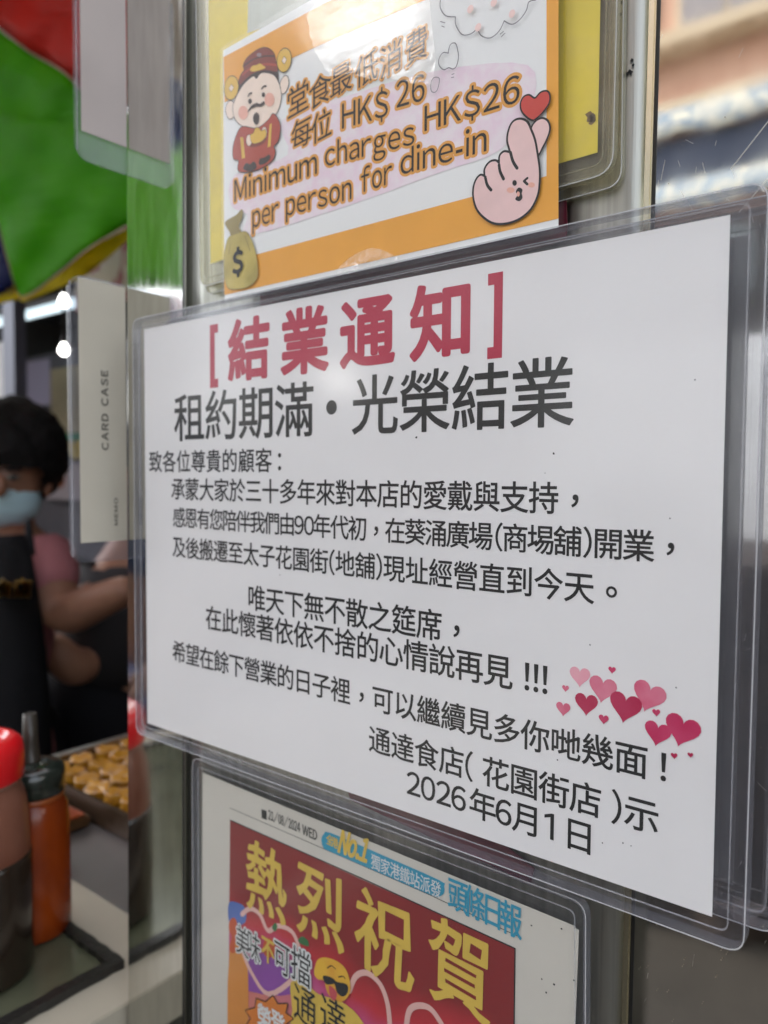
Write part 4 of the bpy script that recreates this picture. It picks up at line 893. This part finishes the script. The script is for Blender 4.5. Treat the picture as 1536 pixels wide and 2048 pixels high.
for ch, cx in (('食', 6), ('店', 46)):
    gy = mat('yellow_embroidery', srgb(196,150,30), .6)
    lettering('printed_letters', [(ch, (cx-19, 1177+14), (38,0), (0,-38))], 0, gy, ap_, halo=.03, axes=lambda p, l: dp(p[0], p[1], 1.335-l*10+.06*((p[0]+5)/100)**2))
hand(wk, P(276,1172,1.36), P(340,1185,1.33)-P(276,1172,1.36), Vector((0,0,1)), glv)
hand(wk, P(-170,1400,1.40), P(-175,1480,1.38)-P(-170,1400,1.40), Vector((0,0,1)), glv)
# second worker, mostly behind the pillar
w2 = thing('person', Vector((*dp(280,1400,1.75)[:2], ZG)), 'second worker in dark clothes, bare bent forearm showing beside the pillar', 'person')
D2 = 1.75; P2 = lambda x, y, d=D2: dp(x, y, d)
J = {'pelvis': (P2(200,1390), (.15,.11)), 'chest': (P2(262,1200), (.14,.11)), 'collar': (P2(285,1110), (.09,.07)), 'neck': (P2(290,1060), .05), 'head': (P2(296,980), .085), 'crown': (P2(298,925), .07),
     'shR': (P2(225,1165), .058), 'elR': (P2(160,1345,1.60), .050), 'foR': (P2(122,1318,1.56), .044), 'wrR': (P2(88,1268,1.56), .027), 'shL': (P2(370,1160), .055), 'elL': (P2(400,1320), .045), 'wrL': (P2(420,1400,1.7), .028)}
for sd_, kx in (('R', 140), ('L', 260)):
    hip = P2(kx,1450); J['hip'+sd_] = (hip, .09); J['kn'+sd_] = (Vector((hip.x, hip.y, ZG+.45)), .06); J['an'+sd_] = (Vector((hip.x, hip.y, ZG+.08)), .04); J['to'+sd_] = (Vector((hip.x, hip.y, ZG+.04))+TC*.15, .035)
E_ = [('pelvis','chest'),('chest','collar'),('collar','neck'),('neck','head'),('head','crown'),('collar','shR'),('shR','elR'),('elR','foR'),('foR','wrR'),('collar','shL'),('shL','elL'),('elL','wrL'),('pelvis','hipR'),('hipR','knR'),('knR','anR'),('anR','toR'),('pelvis','hipL'),('hipL','knL'),('knL','anL'),('anL','toL')]
skin('body', J, E_, skd, w2)
ball('hair', P2(297,930,1.77), .098, hair, w2, (1,1,1), rotH, cut=lambda c: c.y < -.3 and c.z < .1)
shm = mat('charcoal_shirt', srgb(40,36,38), .8); SJ = {k: grow(k, .035) for k in ('pelvis','chest','collar','shR','shL')}; SJ['slR'] = (J['shR'][0].lerp(J['elR'][0], .12), .068); SJ['slL'] = (J['shL'][0].lerp(J['elL'][0], .4), .064)
skin('shirt', SJ, [('chest','pelvis'),('chest','collar'),('collar','shR'),('shR','slR'),('collar','shL'),('shL','slL')], shm, w2)
TJ = {k: grow(k, .040) for k in ('pelvis','hipR','knR','anR','hipL','knL','anL')}; TJ['waist'] = (J['pelvis'][0].lerp(J['chest'][0], .6), (.20,.16))
skin('trousers', TJ, [('waist','pelvis'),('pelvis','hipR'),('hipR','knR'),('knR','anR'),('pelvis','hipL'),('hipL','knL'),('knL','anL')], blk, w2)
hand(w2, P2(86,1266,1.56), P2(70,1225,1.53)-P2(88,1268,1.56), TC, glv)
hand(w2, P2(420,1400,1.7), P2(430,1480,1.7)-P2(420,1400,1.7), TC, skd)
# bystander, mirrored in the pillar
by = thing('person', Vector((-1.12,-.80,ZG)), 'bystander in blue shirt and navy shorts mirrored low in the polished pillar strip', 'person')
def V3(x, y, z): return Vector((-1.12+x, -.80+y, ZG+z))
J = {'pelvis': (V3(0,0,.86), (.15,.11)), 'waist': (V3(0,0,1.0), (.13,.10)), 'chest': (V3(0,0,1.2), (.15,.11)), 'collar': (V3(0,0,1.36), (.09,.07)), 'neck': (V3(0,0,1.42), .05), 'head': (V3(0,.01,1.53), .085), 'crown': (V3(0,0,1.6), .065),
     'shR': (V3(.19,0,1.34), .055), 'elR': (V3(.24,.02,1.08), .043), 'wrR': (V3(.2,.18,.92), .027), 'shL': (V3(-.19,0,1.34), .055), 'elL': (V3(-.24,.02,1.08), .043), 'wrL': (V3(-.2,.16,.90), .027),
     'hipR': (V3(.09,0,.80), .09), 'knR': (V3(.10,.02,.47), .062), 'anR': (V3(.10,0,.08), .040), 'toR': (V3(.12,.14,.035), .035), 'hipL': (V3(-.09,0,.80), .09), 'knL': (V3(-.10,.02,.47), .062), 'anL': (V3(-.10,0,.08), .040), 'toL': (V3(-.12,.14,.035), .035)}
E_ = [('pelvis','waist'),('waist','chest'),('chest','collar'),('collar','neck'),('neck','head'),('head','crown'),('collar','shR'),('shR','elR'),('elR','wrR'),('collar','shL'),('shL','elL'),('elL','wrL'),('pelvis','hipR'),('hipR','knR'),('knR','anR'),('anR','toR'),('pelvis','hipL'),('hipL','knL'),('knL','anL'),('anL','toL')]
skin('body', J, E_, sk_, by)
SJ = {k: grow(k, .018) for k in ('waist','chest','collar','shR','shL')}; SJ['slR'] = (J['shR'][0].lerp(J['elR'][0], .6), .062); SJ['slL'] = (J['shL'][0].lerp(J['elL'][0], .6), .062)
skin('shirt', SJ, [('chest','waist'),('chest','collar'),('collar','shR'),('shR','slR'),('collar','shL'),('shL','slL')], mat('blue_shirt', srgb(40,66,110), .8), by)
TJ = {'pelvis': grow('pelvis', .024), 'hipR': grow('hipR', .024), 'hipL': grow('hipL', .024), 'lgR': (J['hipR'][0].lerp(J['knR'][0], .8), .088), 'lgL': (J['hipL'][0].lerp(J['knL'][0], .8), .088)}
skin('shorts', TJ, [('pelvis','hipR'),('hipR','lgR'),('pelvis','hipL'),('hipL','lgL')], mat('navy_shorts', srgb(30,54,104), .8), by)
ball('hair', V3(0,-.01,1.56), .097, hair, by, (1,1,1), None, cut=lambda c: c.y > .3 and c.z < .2)
for sx_ in (-.12, .12): box('shoe', (-1.12+sx_-.05,-.80-.06,ZG+.001), (-1.12+sx_+.05,-.80+.20,ZG+.09), M['rubber'], by, .02)
for x in (-.03,.03): ball('eye', V3(x,.088,1.54), .009, M['ink'], by, sub=2)
ball('nose', V3(0,.10,1.51), .014, sk_, by, sub=2)
hand(by, J['wrR'][0], Vector((-.1,.4,-.6)), Vector((0,1,.2)), sk_); hand(by, J['wrL'][0], Vector((.1,.4,-.6)), Vector((0,1,.2)), sk_)

# =================================================================== THE STREET BEHIND THE CAMERA (mirrored in the panels)
YB = 2*YM-6.0
bd = thing('apartment_building', (-1,YB-.2,ZG), 'terracotta and cream building across the street mirrored in the polished panel', 'building')
pkw = mat('terracotta_render', srgb(190,144,126), .8, noise=.12, nscale=1.2, col2=srgb(198,162,142)); crm_ = mat('cream_plaster', srgb(190,174,150), .8, noise=.1, nscale=4)
box('wall', (-7,YB-.5,2.16), (5,YB-.2,5.4), pkw, bd)
box('ledge', (-7,YB-.1998,3.50), (5,YB+.05,3.60), crm_, bd); box('cornice', (-7,YB-.1998,3.00), (5,YB+.02,3.075), crm_, bd)
for i in range(12):
    x = -6.6+i*.95; w_ = box('window', (x,YB-.1998,3.62), (x+.80,YB-.16,4.9), crm_, bd)
    gl_ = mat('dim_window_glass', srgb(120,116,120), .1, spec=.8)
    for j in range(2): box('pane', (x+.05+j*.36,YB-.1598,3.68), (x+.05+j*.36+.33,YB-.150,4.84), gl_, w_)
aw = thing('awning', (-1,YB+.1,3), 'blue and white mottled awning valance along the building across the street', 'awning')
mot = mat('blue_white_mottled_cloth', srgb(172,170,158), .7, col2=srgb(96,116,136), nscale=15, n_lo=.44, n_hi=.56, detail=2)
def scallop(name, z0, z1, Y, dep, m, parent, n=90):
    bm = bmesh.new(); top = []; bot = []
    for k in range(n+1):
        x = -7+12*k/n; top.append(bm.verts.new((x, Y, z1))); bot.append(bm.verts.new((x, Y+dep, z0+.02*math.sin(k*1.3))))
    for k in range(n): bm.faces.new((top[k], top[k+1], bot[k+1], bot[k]))
    o = link(name, bm, m, parent, True); s = o.modifiers.new('thick','SOLIDIFY'); s.thickness = .004; return o
scallop('valance', 2.74, 2.995, YB+.05, .12, mot, aw); scallop('lower_valance', 2.12, 2.36, YB+.25, .1, mot, aw)
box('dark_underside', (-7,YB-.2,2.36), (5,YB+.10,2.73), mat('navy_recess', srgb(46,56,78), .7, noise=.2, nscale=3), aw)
sf = thing('shopfronts', (-1,YB,ZG), 'dim shopfronts below the mottled awning across the street', 'shop')
box('shop_wall', (-7,YB-.6,ZG), (5,YB-.3,2.1), mat('dark_shop_interior', srgb(62,50,42), .7, noise=.5, nscale=1.5), sf)
for i in range(7): box('pillar', (-6.8+i*1.9,YB-.3,ZG), (-6.6+i*1.9,YB-.1,2.1), mat('grey_pillar_paint', srgb(120,112,100), .7), sf)
for i in range(7):
    sgn = box('shop_sign', (-6.5+i*1.9,YB-.1,1.55), (-5.0+i*1.9,YB-.02,2.05), mat('pale_sign_board', srgb(206,206,200) if i % 2 else srgb(150,160,160), .5), sf)
st = thing('reflection_dark_table', (-1,-2.2,ZG), 'added long table draped in dark brown cloth, darkening the low reflection in the steel panels', 'table')  # table and its crates added to darken the panels' low reflection
brn = mat('dark_brown_cloth', srgb(52,40,30), .85, noise=.5, nscale=5, col2=srgb(30,26,22))
bm = bmesh.new(); pr_ = None
for k in range(161):
    x = -4.2+5.6*k/160; w = .03*math.sin(k*.9)+.02*math.sin(k*.37); c = [bm.verts.new((x, -2.0+w*.2, -.13)), bm.verts.new((x, -2.0+.02+w, -.55)), bm.verts.new((x, -2.0+.05+w*1.4, ZG+.01))]
    if pr_:
        for i in range(2): bm.faces.new((pr_[i], c[i], c[i+1], pr_[i+1]))
    pr_ = c
link('cloth_skirt', bm, brn, st, True)
box('table_top', (-4.2,-3.0,-.13), (1.4,-2.0,-.10), brn, st)
for i, (x, w, h, c) in enumerate(((-3.4,.5,.26,(60,36,30)), (-2.5,.6,.20,(44,52,34)), (-1.5,.5,.30,(84,30,30)), (-.75,.45,.22,(58,46,34)), (.1,.5,.34,(96,30,34)), (.75,.4,.24,(50,54,40)))):
    ct = thing('crate', (x,-2.5,-.10), ['brown crate at the far end of the draped table','low olive crate on the draped table','tall maroon crate on the draped table','small tan crate on the draped table','tallest dark red crate on the draped table','grey green crate at the near end of the draped table'][i], 'crate', 'crates on the added table')
    m_ = mat('crate_plastic', srgb(*c), .6)
    box('crate_base', (x-w/2,-2.75,-.099), (x+w/2,-2.25,-.08), m_, ct)
    for nm, lo, hi in (('crate_side',(x-w/2,-2.27,-.079),(x+w/2,-2.25,-.10+h)), ('crate_side',(x-w/2,-2.75,-.079),(x+w/2,-2.73,-.10+h)), ('crate_side',(x-w/2,-2.729,-.079),(x-w/2+.02,-2.271,-.10+h)), ('crate_side',(x+w/2-.02,-2.729,-.079),(x+w/2,-2.271,-.10+h))): box(nm, lo, hi, m_, ct)
    box('crate_rim', (x-w/2-.008,-2.249,-.10+h-.03), (x+w/2+.008,-2.24,-.10+h), m_, ct)
wv = thing('delivery_van', (.3,YB+1.9,ZG), 'white delivery van parked across the street, mirrored in the panel', 'van')
vw = mat('white_van_paint', srgb(226,228,226), .3, coat=.5); vx0, vx1, vy0, vy1 = -1.6, 2.4, YB+.8, YB+2.4
slab('van_body', [(vx0,ZG+.35),(vx1,ZG+.35),(vx1,ZG+1.0),(vx1-.45,ZG+1.15),(vx1-.95,ZG+1.95),(vx0+.05,ZG+1.95),(vx0,ZG+1.8)], vy0, vy1, vw, wv, .03)
slab('side_window', [(vx1-1.5,ZG+1.15),(vx1-.62,ZG+1.15),(vx1-1.0,ZG+1.8),(vx1-1.5,ZG+1.8)], vy1+.001, vy1+.01, mat('van_glass', (.03,.035,.04), .05), wv)
box('side_door', (vx0+.9,vy1+.001,ZG+.5), (vx0+2.0,vy1+.012,ZG+1.85), vw, wv, .004)
for x in (vx0+.7, vx1-.75):
    bm = bmesh.new(); bmesh.ops.create_cone(bm, cap_ends=True, segments=24, radius1=.33, radius2=.33, depth=.22, matrix=Matrix.Translation((x, vy1-.06, ZG+.331)) @ Matrix.Rotation(math.pi/2, 4, 'X')); wh_ = link('wheel', bm, M['rubber'], wv)
    bm = bmesh.new(); bmesh.ops.create_cone(bm, cap_ends=True, segments=20, radius1=.19, radius2=.17, depth=.02, matrix=Matrix.Translation((x, vy1+.062, ZG+.331)) @ Matrix.Rotation(math.pi/2, 4, 'X')); link('rim', bm, M['steel_groove'], wh_)
E_G2 = mat('frosted_lit_bulb', (1,1,1), .5, emit=(1,.97,.9), emit_s=8)
# two bulbs and a tube under the stall's front awning, seen as glints on the plastic
bulb(refl(690,765,1.9), 'lit bulb hanging before the panels, glinting on the notice beside the heading', .035, E_G2)
bulb(refl(406,897,2.2), 'lit bulb hanging farther out before the panels, glinting low left of the heading', .028, E_G2)
tube_lamp(640, 860, 96, 1.5, 'lit twin tube lamp before the panels whose glare washes over the price sign', 2, mat('bright_lit_tube', (1,1,1), .5, emit=(1,.98,.95), emit_s=9), -1)

# scratches and smears on the polished panel
bm = bmesh.new()
def scr(p, q, w): 
    a, b = at(*p, YM), at(*q, YM); caps(bm, [((a.x,a.z),(b.x,b.z))], w/2, lambda p_, h: (p_[0], YM-.00002-h, p_[1]), w*.05)
scr((1540,238),(1462,338),.00022); scr((1540,352),(1478,425),.00018); scr((1330,320),(1322,360),.0001); scr((1405,325),(1410,345),.0001); scr((1360,380),(1385,420),.0001)
for _ in range(46):
    x = random.uniform(1262,1530); y = random.uniform(0,2040); l = random.uniform(6,26); a_ = random.uniform(-1.9,-1.1) if random.random() < .6 else random.uniform(0,3.1)
    scr((x,y),(x+l*math.cos(a_),y+l*math.sin(a_)), random.uniform(.00004,.00010))
o = link('scratches', bm, mat('scratch_bright', srgb(205,200,190), .4, metal=.6), bpy.data.objects['polished_panel']); o['kind'] = 'stuff'
bm = bmesh.new()
for _ in range(60):
    p = at(random.uniform(1250,1530) if random.random() < .6 else random.uniform(1180,1250), random.uniform(1820,2045) if random.random() < .6 else random.uniform(0,2045), YM-.0006)
    r_ = random.uniform(.00008,.00028); bm.faces.new([bm.verts.new((p.x+r_*random.uniform(.5,1)*math.cos(k), YM-.0006, p.z+r_*random.uniform(.5,1)*math.sin(k))) for k in [i*math.tau/6 for i in range(6)]])
o = link('dust_specks', bm, mat('pale_dust', srgb(170,160,140), .8), bpy.data.objects['polished_panel']); o['kind'] = 'stuff'
